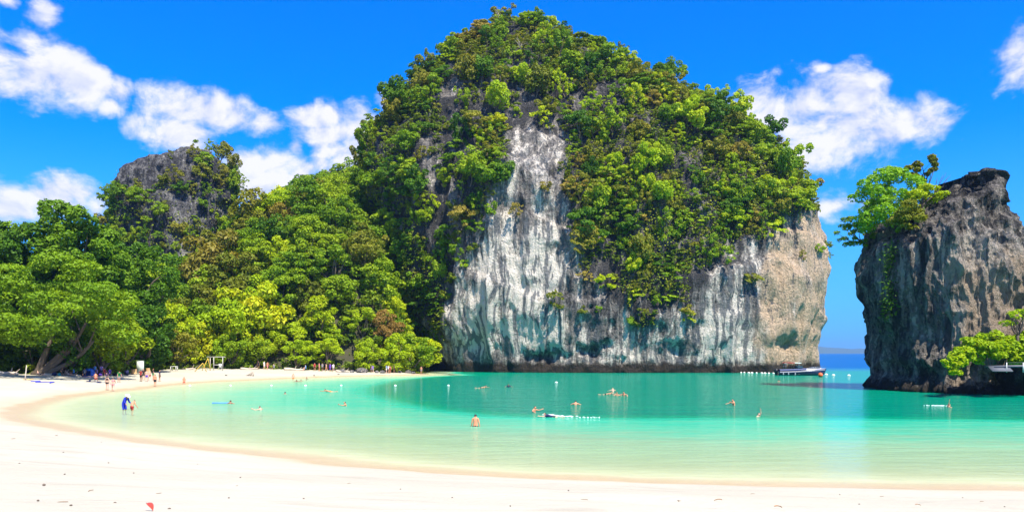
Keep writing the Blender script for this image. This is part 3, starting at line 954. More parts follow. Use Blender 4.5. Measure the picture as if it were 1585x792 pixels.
named(365, 392, 480, 172, BUSHY[2], 8, 'olive', "smaller olive green feathery tree to the right of the large one", .9, 2.8)
named(405, 300, 400, 200, BROAD[1], 10, 'olive', "spreading olive tree on the skyline right of the dark karst", 1.0, 1.9)
named(440, 297, 390, 208, BROAD[2], 10, 'lime', "light green tree on the skyline between the karst and great cliff", .9, .2)
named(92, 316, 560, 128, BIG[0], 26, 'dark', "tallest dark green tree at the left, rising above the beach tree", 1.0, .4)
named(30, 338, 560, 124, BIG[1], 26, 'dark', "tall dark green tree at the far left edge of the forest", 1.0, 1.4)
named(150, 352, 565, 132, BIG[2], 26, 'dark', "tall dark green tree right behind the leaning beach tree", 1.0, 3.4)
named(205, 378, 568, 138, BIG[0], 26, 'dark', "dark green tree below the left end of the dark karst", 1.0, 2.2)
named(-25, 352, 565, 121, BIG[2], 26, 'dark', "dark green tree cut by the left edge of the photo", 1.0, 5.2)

# --- the big leaning tree on the left of the beach
lean = bpy.data.objects.new("leaning_beach_tree", None)
COL.objects.link(lean)
lean.location = px_at(58, 575, 114)
lean['label'] = "big broad beach tree at the left with thick leaning trunks over the sand"
lean['category'] = "tree"
v, f, tint, C, rad = crown_np(301, 12.0, 15.5, 74, 23000, .27, flat=.35, low=-.55, lobe=(.13, .24), asp=.5)
cm = mesh_np("crown", v + np.array([4.2, -4.0, 8.5]), f, {"tint": tint})
put("crown", with_leaf(cm, 'green'), parent=lean)
parts = []
for k, (tx, ty, tz, r0, bx_) in enumerate([(5.2, .5, 5.5, .52, 1.2), (3.0, -.5, 7.5, .45, .3), (7.5, 1.5, 4.6, .40, 2.2), (6.6, 1.2, 7.2, .36, 1.6), (1.0, 2.0, 9.0, .40, 0.0)]):
    ts = np.linspace(0, 1, 8)[:, None]
    ln = np.array([.3 * k - .6, 0, -.6]) + (np.array([tx, ty, tz]) - np.array([.3 * k - .6, 0, -.6])) * ts + np.sin(ts * np.pi) * np.array([bx_ * .3, 0, -.6])
    ln = ln + np.sin(ts * 9 + k) * .09
    parts.append(tube_np(ln, r0 * (1.25 - .8 * ts[:, 0]), 9))
    for j in range(3):
        q = ln[-3 + j // 2] + np.array([2.2 * math.sin(k * 2.1 + j * 2), 1.4 * math.cos(k + j), 2.2 + j * .8])
        parts.append(tube_np(ln[-3 + j // 2] + (q - ln[-3 + j // 2]) * ts, .16 * (1 - .75 * ts[:, 0]), 5))
tv, tf = join_np(parts)
put("trunk", mesh_np("trunk", tv, tf, smooth=True, mats=[BARK]), parent=lean)
v, f, tint, C, rad = crown_np(307, 6.5, 5.0, 30, 6000, .27, flat=.35, low=-.8, lobe=(.16, .28), asp=.5)
put("low_bough", with_leaf(mesh_np("low_bough", v + np.array([-4.5, .6, 5.2]), f, {"tint": tint}), 'green'), parent=lean)
lean2 = plant_tree("beach_tree", BROAD[3], 'dark', px_at(205, 567, 135), sc=1.05, label="dark green broad tree hanging over the shaded beach right of the leaning trunks", rz=.7)
TAKEN.append((lean.location.x, lean.location.y))
TAKEN.append((lean.location.x + 6, lean.location.y + 3))

# --- the forest on the slope: every tree its own object
def poisson(P, rad, rs, limit=10 ** 9, taken=()):
    order = rs.permutation(len(P))
    got = []
    G = np.zeros((0, P.shape[1]))
    T = np.array(taken) if len(taken) else None
    for i in order:
        r = rad[i] if hasattr(rad, '__len__') else rad
        if T is not None and np.min(np.hypot(T[:, 0] - P[i, 0], T[:, 1] - P[i, 1])) < 2.4:
            continue
        if len(got) and np.min(np.linalg.norm(G - P[i], axis=1)) < r:
            continue
        got.append(i)
        G = P[got]
        if len(got) >= limit:
            break
    return got


rs = np.random.RandomState(5)
n = 34000
fx, fy = rs.uniform(-150, -2, n), rs.uniform(105, 262, n)
td = -poly_dist(fx, fy, FOREST)
ok = td > 1.0
fx, fy, td = fx[ok], fy[ok], td[ok]
fz = hill_height(fx, fy)
fpx, fpy = to_px(np.stack([fx, fy, fz + 5], -1))
ok = (fpx > -60) & (fpx < 690) & (td < 80) & ~((fpx > 655) & (fy > 176)) & ~((fpx < 235) & (td > 24))
fx, fy, fz, td, fpx, fpy = (q[ok] for q in (fx, fy, fz, td, fpx, fpy))
# a tree hidden wholly behind the slope before it is left out
front = np.full(1000, 999.0)
order = np.argsort(fy)
vis = np.zeros(len(fy), bool)
for i in order:
    k = int(np.clip((fpx[i] + 100) / 8, 0, 999))
    if fpy[i] < front[k] + 14:
        vis[i] = True
        front[k] = min(front[k], fpy[i])
fx, fy, fz, td, fpx, fpy = (q[vis] for q in (fx, fy, fz, td, fpx, fpy))
P2 = np.stack([fx, fy], -1)
P23 = np.stack([fx, fy, fz * .8], -1)
sel = poisson(P23, 5.3, rs, 290, TAKEN)
LEAFW = {'dark': "dark green", 'green': "mid green", 'lime': "lime green", 'olive': "olive", 'yellow': "yellow green", 'tan': "tan brown"}
RELABEL = []                     # (object, label without its order, words that stand before and after the order)


def forest_zone(px, d_):
    col_ = "at the far left edge" if px < 60 else "behind leaning beach tree" if px < 235 else "below the dark karst" if px < 330 else "right of the dark karst" if px < 430 else "between karst and great cliff" if px < 540 else "beside the great cliff"
    row_ = "in the front row" if d_ < 10 else "halfway up the slope" if d_ < 34 else "high near the skyline"
    return row_, col_


for i in sel:
    px, d_ = fpx[i], td[i]
    u = rs.rand()
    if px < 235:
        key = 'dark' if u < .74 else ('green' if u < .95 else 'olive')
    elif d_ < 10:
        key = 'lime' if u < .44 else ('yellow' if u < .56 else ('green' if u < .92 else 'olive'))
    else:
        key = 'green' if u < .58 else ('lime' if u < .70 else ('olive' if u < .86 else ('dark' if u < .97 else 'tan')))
    kit = (BROAD + LAYER + BROAD + ROUND)[rs.randint(12)]
    H0 = kit[1].vertices and 10.0
    sc = rs.uniform(.78, 1.18) * (1.25 if px < 235 else 1.0) * (.8 if d_ < 9 else 1.0)
    if kit in ROUND:
        sc *= 1.15
    row_, col_ = forest_zone(px, d_)
    sz_ = "large" if sc > 1.02 else "smaller"
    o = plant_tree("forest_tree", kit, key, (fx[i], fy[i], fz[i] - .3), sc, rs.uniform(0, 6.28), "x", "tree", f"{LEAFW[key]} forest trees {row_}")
    RELABEL.append((o, px, f"{sz_} {LEAFW[key]} tree", f"{row_} {col_}"))

# undergrowth: the mass of creepers, saplings and bushes between the trunks
US = [crown_np(380 + i, 2.6, 4.2, 13, 480, .33, flat=.5, low=-.8, lobe=(.28, .46)) for i in range(4)]
sel2 = poisson(P23, 2.8, rs, 1000)
V_, F_, T_, off = [], [], [], 0
for i in sel2:
    v, f, tint, C, rad = US[rs.randint(4)]
    a = rs.uniform(0, 6.28)
    rot = np.array([[math.cos(a), -math.sin(a), 0], [math.sin(a), math.cos(a), 0], [0, 0, 1]])
    s_ = rs.uniform(.7, 1.3) * (.55 if td[i] < 5 else 1.0)
    V_.append(v @ rot.T * s_ + np.array([fx[i], fy[i], fz[i] + 1.2 * s_]))
    F_.append(f + off)
    T_.append(tint)
    off += len(v)
n = 30000
ux, uy = rs.uniform(-150, 0, n), rs.uniform(100, 250, n)
tu = -poly_dist(ux, uy, FOREST)
upx, _ = to_px(np.stack([ux, uy, 0 * ux], -1))
ok = (tu > .3) & (tu < 80) & (upx > -120) & (upx < 700)
ux, uy, tu = ux[ok], uy[ok], tu[ok]
hh = rs.uniform(0, 1, len(ux)) * np.maximum(0, fbm(np.stack([ux / 4, uy / 4, 0 * ux], -1), 3, 201) + .35) * np.where(tu < 6, 1.8, 3.0)
P3 = np.stack([ux, uy, hill_height(ux, uy) + hh], -1)
v, f = leaves_np(rs, P3, rs.normal(size=P3.shape) * .6 + np.array([.1, -.3, .8]), .45)
V_.append(v)
F_.append(f + off)
T_.append(np.repeat(rs.rand(len(P3)), 4))
put("forest_undergrowth", mesh_np("forest_undergrowth", np.concatenate(V_), np.concatenate(F_), {"tint": np.concatenate(T_)}, mats=[LEAF['under']]), kind='stuff', label="tangled undergrowth filling the forest below the trees")

# ------------------------------------------------------------------ plants on the cliffs
def cliff_points(V, N, rs, n):
    nz, nth, _ = V.shape
    P, Nn = V.reshape(-1, 3), N.reshape(-1, 3)
    du = np.linalg.norm(np.roll(V, -1, 1) - V, axis=-1)
    dv = np.linalg.norm(np.gradient(V, axis=0), axis=-1)
    wgt = (du * dv).ravel()
    to = np.array([0, 0, CAMZ]) - P
    to /= np.linalg.norm(to, axis=1, keepdims=True)
    face = (Nn * to).sum(1)
    wgt = wgt * (face > -.25)
    return rs.choice(len(P), n, p=wgt / wgt.sum()), face


rs = np.random.RandomState(21)
idx, face = cliff_points(MAIN_V, MAIN_N, rs, 90000)
P, Nn = MAIN_V.reshape(-1, 3), MAIN_N.reshape(-1, 3)
barev, somev = MAIN_BARE.ravel(), MAIN_SOME.ravel()
px_, py_ = to_px(P)
nv = fbm(P / 7, 3, 210)
veg = (1 - barev) * (1 - .95 * somev) * sm(nv, -.42, -.14) + .0 * barev
near_rock = np.zeros(len(P), bool)
for poly in (STREAK, DARKR, DARKL, [(700, 240), (740, 250), (745, 330), (725, 400), (702, 400)], [(868, 195), (905, 190), (915, 250), (885, 290)]):
    near_rock |= poly_dist(QX.ravel(), QY.ravel(), poly) < 7
veg = np.where(near_rock, veg * .36, veg)
veg = np.where(P[:, 2] < 9, veg * sm(P[:, 2], 3, 9), veg)
hillz = hill_height(P[:, 0], P[:, 1])
veg = np.where((px_ < 690) & (P[:, 2] < hillz), 0, veg)
idx = idx[rs.rand(len(idx)) < veg[idx]]
CT = [crown_np(400, 2.6, 4.4, 22, 2000, .21, flat=.5, low=-.6, lobe=(.22, .42)), crown_np(401, 2.2, 5.6, 26, 1900, .19, flat=.35, low=-.9, lobe=(.15, .34)), crown_np(402, 3.0, 3.6, 18, 1500, .22, flat=.15, low=-.6, lobe=(.16, .38)),
      crown_np(403, 2.5, 4.8, 34, 1500, .17, flat=.5, low=-.9, lobe=(.10, .22), hollow=.35), crown_np(404, 2.4, 4.4, 14, 2000, .24, flat=.7, low=-.8, lobe=(.26, .52)), crown_np(405, 2.8, 4.0, 40, 1700, .15, flat=.25, low=-.8, lobe=(.09, .24))]
CS = [crown_np(420, 1.5, 2.2, 11, 520, .20, flat=.5, low=-.5, lobe=(.3, .5)), crown_np(421, 1.3, 2.8, 14, 480, .17, flat=.3, low=-.9, lobe=(.18, .4)), crown_np(422, 1.8, 1.7, 10, 460, .20, flat=.1, low=-.5, lobe=(.2, .45)), crown_np(423, 1.6, 2.4, 20, 420, .15, flat=.4, low=-.9, lobe=(.12, .28))]


def shrub_mesh(name, c, seed, R_, off):
    v, f, tint, C, rad = c
    k = np.random.RandomState(seed).choice(len(C), 4, replace=False)
    tv, tf = trunk_np(seed, (0, 0, -off), C[k] * .8, .10 * R_ / 2.6 + .03, seg=5)
    V_ = np.concatenate([v, tv])
    fl = [f, tf[0] + len(v), tf[1] + len(v)]
    mi = np.concatenate([np.zeros(len(f)), np.ones(len(tf[0]) + len(tf[1]))])
    return mesh_np(name, V_ + np.array([0, 0, off]), fl, {"tint": np.concatenate([tint, np.zeros(len(tv))])}, mats=[LEAF['green'], BARK], mat_idx=mi)


CTM = [shrub_mesh("cliff_tree", c, 430 + i, 2.6, 2.3) for i, c in enumerate(CT)]
CSM = [shrub_mesh("cliff_shrub", c, 440 + i, 1.5, .9) for i, c in enumerate(CS)]
SH_CACHE = {}


def shrub_key(me, key):
    if (me.name, key) not in SH_CACHE:
        c = me.copy()
        c.materials[0] = LEAF[key]
        SH_CACHE[(me.name, key)] = c
    return SH_CACHE[(me.name, key)]


def place_shrub(name, me, key, p, n_, sc, label, group, cat, rs, up=.75):
    axis_ = np.array(n_) * (1 - up) + np.array([0, 0, up])
    q = Vector(axis_).to_track_quat('Z', 'Y')
    o = put(name, shrub_key(me, key), p, label=label, cat=cat, group=group)
    o.rotation_mode = 'QUATERNION'
    o.rotation_quaternion = q @ Matrix.Rotation(rs.uniform(0, 6.28), 3, 'Z').to_quaternion()
    o.scale = (sc * rs.uniform(.75, 1.2), sc * rs.uniform(.85, 1.15), sc * rs.uniform(.7, 1.45))
    return o


KEYW = {'green': "green", 'lime': "lime green", 'olive': "olive", 'dark': "dark green", 'tan': "brownish", 'yellow': "yellow green"}


def region(px, py):
    col_ = "left flank" if px < 640 else "left gully" if px < 725 else "middle" if px < 880 else "right of pale chute" if px < 990 else "right part" if px < 1110 else "right shoulder"
    row_ = "summit slope" if py < 75 else "upper" if py < 170 else "mid height" if py < 270 else "lower" if py < 370 else "lowest"
    return f"{row_}, {col_}, great cliff", f"{row_} {col_}"


rs2 = np.random.RandomState(33)


def pick_key(px, py, rs):
    u = rs.rand()
    if px < 690:
        return 'green' if u < .42 else ('dark' if u < .70 else ('olive' if u < .90 else 'lime'))
    return 'green' if u < .38 else ('olive' if u < .62 else ('lime' if u < .78 else ('dark' if u < .90 else ('tan' if u < .95 else 'yellow'))))


sel = poisson(P[idx], 2.15, rs, 1700)
size_ = rs2.uniform(.45, 1.05, len(sel)) + .65 * (rs2.rand(len(sel)) < .16)
vis_area = size_ / P[idx][sel][:, 1] * (face[idx][sel] > -.05)
order = np.argsort(-vis_area)
mass_v, mass_f, mass_t, off = [], [], [], 0
for r_, s_ in enumerate(order):
    i = idx[sel[s_]]
    if r_ < 572:
        key = pick_key(px_[i], py_[i], rs2)
        rw, rg = region(px_[i], py_[i])
        if r_ < 290:
            o = place_shrub("cliff_tree", CTM[rs2.randint(6)], key, P[i] - Nn[i] * .4, Nn[i], size_[s_] * .92, "x", f"{KEYW[key]} trees, {rg}", "tree", rs2)
            RELABEL.append((o, px_[i], f"{KEYW[key]} tree", rw))
        else:
            o = place_shrub("cliff_shrub", CSM[rs2.randint(4)], key, P[i] - Nn[i] * .2, Nn[i], size_[s_] * 1.35, "x", f"{KEYW[key]} shrubs, {rg}", "shrub", rs2)
            RELABEL.append((o, px_[i], f"low {KEYW[key]} shrub", rw))
    else:
        v, f, tint, C, rad = CS[rs2.randint(4)]
        a = rs2.uniform(0, 6.28)
        rot = np.array([[math.cos(a), -math.sin(a), 0], [math.sin(a), math.cos(a), 0], [0, 0, 1]])
        vv = v @ rot.T * size_[s_] * 1.3 + P[i] + Nn[i] * .5 + np.array([0, 0, .6])
        mass_v.append(vv)
        mass_f.append(f + off)
        mass_t.append(tint)
        off += len(vv)
put("cliff_jungle", mesh_np("cliff_jungle", np.concatenate(mass_v), np.concatenate(mass_f), {"tint": np.concatenate(mass_t)}, mats=[LEAF['mixed']]), kind='stuff', label="the many smaller bushes merging into jungle on the great cliff")

# ground cover on the cliff: creepers and grasses nobody could count
k = idx[rs.choice(len(idx), min(len(idx), 52000), replace=False)]
hgt = np.maximum(0, fbm(P[k] / 2.4, 3, 215) + .55) * rs.rand(len(k)) * 1.9
Q = P[k] + Nn[k] * hgt[:, None] + np.array([0, 0, .25]) * hgt[:, None] + rs.normal(size=(len(k), 3)) * .25
hang = idx[rs.choice(len(idx), 260)]       # vines trailing over the edges
drop = np.linspace(0, 1, 70)[None, :] * rs.uniform(1.5, 5.5, 260)[:, None]
HQ = P[hang][:, None, :] + Nn[hang][:, None, :] * .9 - drop[..., None] * np.array([0, 0, 1]) + rs.normal(size=(260, 70, 3)) * np.array([.22, .22, .12])
Q = np.concatenate([Q, HQ.reshape(-1, 3)])
k = np.concatenate([k, np.repeat(hang, 70)])
v, f = leaves_np(rs, Q, Nn[k] * .5 + np.array([0, 0, .6]) + rs.normal(size=Q.shape) * .45, .27)
put("cliff_creepers", mesh_np("cliff_creepers", v, f, {"tint": np.repeat(rs.rand(len(k)), 4)}, mats=[LEAF['mixed']]), kind='stuff', label="mat of creepers and small bushes covering the great cliff")

# shrubs one can single out on the bare wall
def near_surface(V, N, px, py):
    qx, qy = to_px(V.reshape(-1, 3))
    to = np.array([0, 0, CAMZ]) - V.reshape(-1, 3)
    fc = (N.reshape(-1, 3) * to).sum(1) > 0
    d_ = (qx - px) ** 2 + (qy - py) ** 2 + (~fc) * 1e6
    i = int(np.argmin(d_))
    return V.reshape(-1, 3)[i], N.reshape(-1, 3)[i]


SINGLES = [
    (742, 355, 'green', 1.25, "small green shrub at the top left of the white streaked wall"), (722, 408, 'lime', 1.0, "flat lime green shrub jutting from the wall left of the white streaks"),
    (735, 320, 'green', 1.2, "green shrub on a dark ledge above the white streaked wall"), (762, 328, 'green', 1.1, "green shrub right of another one, above the white streaked wall"),
    (893, 385, 'olive', 1.5, "olive shrub on the grey wall right of the white streaks"), (863, 470, 'olive', 1.5, "dry olive bush in the middle of the bare grey wall"),
    (940, 442, 'yellow', 1.9, "bright yellow green bush at the lower tip of the hanging jungle"), (902, 480, 'olive', .9, "small dull shrub low on the grey wall, right of the dry bush"),
    (978, 500, 'green', 1.2, "small green shrub low on the wall under the hanging jungle"), (985, 458, 'lime', 1.3, "lime shrub at the bottom fringe of the hanging jungle"),
    (1066, 493, 'yellow', 1.1, "yellow green shrub just above the low caves of the cliff"), (1062, 478, 'olive', 1.1, "olive shrub growing over a yellow green one above the low caves"),
    (1162, 432, 'olive', 1.5, "olive shrub alone on the bare wall left of the tan cliff end"), (1196, 362, 'lime', 2.0, "lime bush at the foot of the right shoulder jungle"),
    (1120, 405, 'green', 1.9, "green bush at the right lower edge of the hanging jungle"), (1268, 385, 'green', .9, "tiny green shrub sticking out of the cliff's right edge"),
    (835, 190, 'lime', 1.6, "lime shrub at the top of the light bare rock chute"), (842, 290, 'tan', 1.3, "brown dry bush on the ledge across the light bare chute"),
    (925, 480, 'green', .8, "tiny green shrub on the grey wall beneath the yellow bush"), (1240, 395, 'olive', .8, "tiny olive shrub on the tan end wall of the cliff"),
    (800, 330, 'tan', 1.2, "dry brownish tuft above the right part of the white streaks"), (905, 430, 'tan', 1.3, "dry tan bush on the grey wall below the olive one"),
]
for px, py, key, sc, lab in SINGLES:
    p, nn = near_surface(MAIN_V, MAIN_N, px, py + 4)
    place_shrub("wall_shrub", CSM[rs2.randint(4)], key, p, nn, sc, lab, None, "shrub", rs2, .6)
p, nn = near_surface(MAIN_V, MAIN_N, 985, 172)
place_shrub("cliff_tree", CTM[1], 'lime', p, nn, 1.25, "round bright lime tree standing out on the upper right slope of the great cliff", None, "tree", rs2, .9)
for px, py, key, sc, lab in [(1118, 178, 'dark', 1.5, "dark umbrella shaped tree on the skyline of the right shoulder"), (1196, 208, 'dark', 1.35, "dark gappy tree on the right shoulder skyline, below the umbrella tree"),
                             (1160, 195, 'dark', 1.0, "small dark tree on the skyline between two larger dark ones"), (1252, 290, 'green', 1.2, "green tree overhanging the right corner of the great cliff"),
                             (618, 176, 'dark', 1.0, "dark tree on the upper left skyline of the great cliff")]:
    p, nn = near_surface(MAIN_V, MAIN_N, px, py + 12)
    place_shrub("cliff_tree", CTM[rs2.randint(6)], key, p, nn, sc, lab, None, "tree", rs2, .9)

# the smaller karst
idx, face = cliff_points(BACK_V, BACK_N, rs, 16000)
P, Nn = BACK_V.reshape(-1, 3), BACK_N.reshape(-1, 3)
bx_, by_ = to_px(P)
VEGB = [(165, 300), (205, 300), (240, 282), (275, 300), (300, 330), (285, 420), (240, 470), (160, 480)]
vb = .34 + .9 * (poly_dist(bx_ + nv[:len(bx_)] * 0, by_, VEGB) < 8) + .8 * ((bx_ > 350) & (by_ > 262)) + .5 * ((by_ < 262) & (bx_ > 280) & (bx_ < 330)) + .5 * ((by_ > 290) & (by_ < 330) & (bx_ > 290)) 
vb *= sm(fbm(P / 5, 3, 230), -.5, -.1) * (Nn[:, 2] < .75)
vb *= np.where((by_ < 286) & (bx_ < 300) & (bx_ > 178), .10, 1.0)
idx = idx[rs.rand(len(idx)) < vb[idx] * .9]
sel = poisson(P[idx], 2.5, rs, 280)
for s in sel:
    i = idx[s]
    u = rs2.rand()
    key = 'green' if u < .55 else ('olive' if u < .8 else 'dark')
    zone_ = ("upper" if by_[i] < 300 else "lower") + (" left side" if bx_[i] < 230 else " middle" if bx_[i] < 310 else " right side")
    o = place_shrub("karst_shrub", (CTM + CSM)[rs2.randint(10)], key, P[i], Nn[i], rs2.uniform(.7, 1.25), "x", f"{KEYW[key]} shrubs on the smaller karst", "shrub", rs2)
    RELABEL.append((o, bx_[i], f"{KEYW[key]} {'tall ' if o.data.name.startswith('cliff_tree') else ''}shrub", f"{zone_}, smaller dark karst"))
k = idx[rs.choice(len(idx), min(len(idx), 5000), replace=False)]
Q = P[k] + Nn[k] * rs.rand(len(k), 1) * 1.2
v, f = leaves_np(rs, Q, Nn[k] * .5 + np.array([0, 0, .6]) + rs.normal(size=Q.shape) * .45, .36)
put("karst_creepers", mesh_np("karst_creepers", v, f, {"tint": np.repeat(rs.rand(len(k)), 4)}, mats=[LEAF['mixed']]), kind='stuff', label="creepers on the smaller dark karst")

# ------------------------------------------------------------------ plants of the sea stack
def stack_tree(name, px, py, Y, R_, H, key, label, seed, n, leaf, foot, nl=30, **kw):
    """crown centred at a photo point, trunk down to a foot on the rock"""
    c = px_at(px, py, Y)
    ft = np.array(foot)
    e = bpy.data.objects.new(name, None)
    COL.objects.link(e)
    e.location = ft
    e['label'], e['category'] = label, "tree"
    v, f, tint, C, rad = crown_np(seed, R_, H, nl, n, leaf, **kw)
    put("crown", mesh_np("crown", v + (c - ft), f, {"tint": tint}, mats=[LEAF[key]]), parent=e)
    k = np.random.RandomState(seed).choice(len(C), min(11, len(C)), replace=False)
    tv, tf = trunk_np(seed, (0, 0, -.4), C[k] * .95 + (c - ft), .14, .5)
    put("trunk", mesh_np("trunk", tv, tf, smooth=True, mats=[BARKD]), parent=e)
    return e


f1, _ = near_surface(STACK_V, STACK_N, 1395, 345)
stack_tree("overhanging_tree", 1379, 314, f1[1] + .5, 4.7, 8.6, 'fresh', "airy bright green tree leaning out over the top left of the sea stack", 501, 15000, .20, f1, nl=80, flat=.6, low=-.9, lobe=(.12, .24), asp=.42)
f2, _ = near_surface(STACK_V, STACK_N, 1345, 380)
stack_tree("overhanging_tree", 1326, 356, f2[1] + .3, 2.7, 4.6, 'green', "thin green tree drooping from the left corner of the sea stack", 502, 3000, .17, f2, nl=40, flat=.4, low=-.9, lobe=(.12, .22), asp=.4)
f3, _ = near_surface(STACK_V, STACK_N, 1432, 310)
stack_tree("stack_top_tree", 1428, 265, f3[1] + .8, 2.0, 4.2, 'olive', "small olive tree upright on the sea stack behind the bright green one", 503, 3000, .17, f3, nl=22, flat=.3, low=-.8, lobe=(.16, .3))
f4, _ = near_surface(STACK_V, STACK_N, 1428, 325)
stack_tree("stack_top_shrub", 1432, 300, f4[1] - .2, 2.0, 2.4, 'yellow', "yellow green bush at the foot of the small olive tree on the stack", 504, 1800, .16, f4, nl=16, flat=.4, low=-.8)
stack_tree("stack_top_shrub", 1418, 335, f4[1] - .8, 2.4, 3.4, 'olive', "dull olive scrub hanging below the yellow green bush on the stack", 508, 2400, .17, f4, nl=16, flat=.4, low=-.9)
# dead branch
e = bpy.data.objects.new("dead_branch", None)
v1, _ = near_surface(STACK_V, STACK_N, 1446, 300)
ts = np.linspace(0, 1, 6)[:, None]
parts = []
for q in [(1.2, 0, 2.6), (2.0, .2, 1.9), (1.6, -.1, 2.9), (.4, 0, 2.2), (2.3, .1, 2.6)]:
    ln = np.array(q) * ts + np.sin(ts * 5) * .12
    parts.append(tube_np(ln, .06 * (1 - .8 * ts[:, 0]), 5))
    parts.append(tube_np(ln[3] + (np.array([q[0] * .2 + .3, .2, .9]) * ts), .025 * (1 - .8 * ts[:, 0]), 4))
bv, bf = join_np(parts)
bpy.data.objects.remove(e)
put("dead_branch", mesh_np("dead_branch", bv, bf, mats=[BARKD]), v1, label="bare dead branch sticking up from the top of the sea stack", cat="branch")


def fern_patch(name, pts_px, V, N, n, leaf, key, label, spread, hang=0.0, seed=1, out_=.7):
    rs = np.random.RandomState(seed)
    C, Nn = zip(*[near_surface(V, N, *q) for q in pts_px])
    C, Nn = np.array(C), np.array(Nn)
    k = rs.randint(len(C), size=n)
    Q = C[k] + Nn[k] * (rs.rand(n, 1) * out_) + rs.normal(size=(n, 3)) * spread - np.array([0, 0, 1]) * rs.rand(n, 1) * hang
    v, f = leaves_np(rs, Q, Nn[k] * .5 + np.array([0, 0, .7]) + rs.normal(size=Q.shape) * .4, leaf)
    base = C.mean(0)
    return put(name, mesh_np(name, v - base, f, {"tint": np.repeat(rs.rand(n), 4)}, mats=[LEAF[key]]), base, label=label, kind='stuff')


fern_patch("hanging_ferns", [(1378, 405), (1380, 425), (1376, 445), (1384, 465), (1372, 480), (1382, 390)], STACK_V, STACK_N, 700, .17, 'dark', "strip of dark green ferns hanging down the face of the sea stack", np.array([.45, .3, .9]), .4, 3)


def shrub_mass(name, pts, key, label, seed, leaf=.2):
    """a spreading bush of several rounded mounds; each (px, py, distance, radius)"""
    base = px_at(*pts[0][:3])
    V_, F_, T_ = [], [], []
    off = 0
    tr = []
    for j, (px, py, Y, r) in enumerate(pts):
        v, f, tint, C, rad = crown_np(seed + j, r, r * 1.5, 20, int(1500 * r * r / 2.2), leaf, flat=.65, low=-.8, lobe=(.25, .42), asp=.6)
        c = px_at(px, py, Y) - base
        V_.append(v + c)
        F_.append(f + off)
        T_.append(tint)
        off += len(v)
        tr.append(tube_np(c + np.array([0, 0, -r * 1.1]) * np.linspace(1, 0, 4)[:, None], np.linspace(.08, .04, 4), 5))
    o = bpy.data.objects.new(name, None)
    COL.objects.link(o)
    o.location = base
    o['label'], o['category'] = label, "bush"
    put("foliage", mesh_np("foliage", np.concatenate(V_), np.concatenate(F_), {"tint": np.concatenate(T_)}, mats=[LEAF[key]]), parent=o)
    tv, tf = join_np(tr)
    put("stem", mesh_np("stem", tv, tf, mats=[BARKD]), parent=o)


shrub_mass("ledge_bush", [(1540, 534, 82, 1.9), (1512, 536, 81.5, 1.6), (1572, 536, 82, 1.9), (1492, 550, 80, 1.3), (1606, 536, 82, 2.2), (1528, 546, 80.5, 1.4), (1556, 544, 81, 1.5), (1590, 546, 81, 1.6)], 'lime', "wide bright lime bush spilling over the black ledge at the right", 520)
shrub_mass("ledge_bush", [(1474, 562, 78.5, .9), (1478, 575, 78.2, .6), (1483, 552, 79, .8)], 'lime', "small lime bush drooping at the left end of the black ledge", 540, .17)
f5, _ = near_surface(STACK_V, STACK_N, 1578, 520)
stack_tree("ledge_tree", 1580, 494, 81.5, 1.6, 2.2, 'lime', "thin stemmed lime green sapling above the wide bush at the right edge", 545, 500, .18, px_at(1578, 528, 81), nl=14, flat=.3)


for px, py, hh, lab in [(771, 22, 3.6, "bare pinkish grey twiggy tree on the left of the great cliff's summit"), (806, 78, 3.4, "pale dead tree on the upper middle slope of the great cliff"), (795, 85, 2.6, "thin dead branch left of the pale dead tree high on the cliff"),
                        (655, 500, 2.2, "pale dead branch jutting over the foot of the left flank"), (1205, 250, 3.0, "dead grey tree on the right shoulder of the great cliff"), (596, 402, 5.0, "pale dead trunk among the forest trees beside the great cliff"), (880, 250, 2.4, "dry twiggy shrub beside the top of the pale chute")]:
    p, nn = near_surface(MAIN_V, MAIN_N, px, py + 8)
    rs_ = np.random.RandomState(int(px))
    ts = np.linspace(0, 1, 6)[:, None]
    pcs = []
    stem = np.array([nn[0] * .8, nn[1] * .8, 1.0]) * hh * .7 * ts + np.sin(ts * 6) * .1
    pcs.append(tube_np(stem, .10 * (1.1 - .8 * ts[:, 0]), 6))
    for j in range(11):
        st = stem[2 + j % 4]
        en = rs_.normal(size=3) * np.array([.8, .4, .4]) * hh * .35 + np.array([0, -.3, .38 * hh])
        br = st + en * ts + np.sin(ts * 4 + j) * .08
        pcs.append(tube_np(br, .045 * (1 - .75 * ts[:, 0]), 4))
        pcs.append(tube_np(br[3] + (rs_.normal(size=3) * .3 * hh * .4 + np.array([0, 0, .15 * hh])) * ts, .022 * (1 - .7 * ts[:, 0]), 4))
    v, f = join_np(pcs)
    put("dead_tree", mesh_np("dead_tree", v, f, mats=[BARKP]), p, label=lab, cat="dead tree")
# ------------------------------------------------------------------ things on the beach and in the water
def hit(px, py):
    """where the ray through a photo pixel meets the sand or the water"""
    Y = np.concatenate([np.arange(5, 40, .05), np.arange(40, 220, .2)])
    x = (px - CX) / F * Y
    z = CAMZ + (HY - py) / F * Y
    g = np.maximum(sand_height(x, Y), 0)
    wood_ = poly_dist(x, Y, FOREST) < 1.0
    last = int(np.argmax(wood_)) if np.any(wood_) else len(Y) - 1
    below = (z <= g) & (np.arange(len(Y)) <= last)
    k = int(np.argmax(below)) if np.any(below) else int(np.argmin(np.where(Y < 80, 99, z - g)[:last + 1]))
    return np.array((x[k], Y[k], g[k]))


def bed(x, y):
    return float(sand_height(np.array([x]), np.array([y]))[0])


NOTRI = np.zeros((0, 3), int)


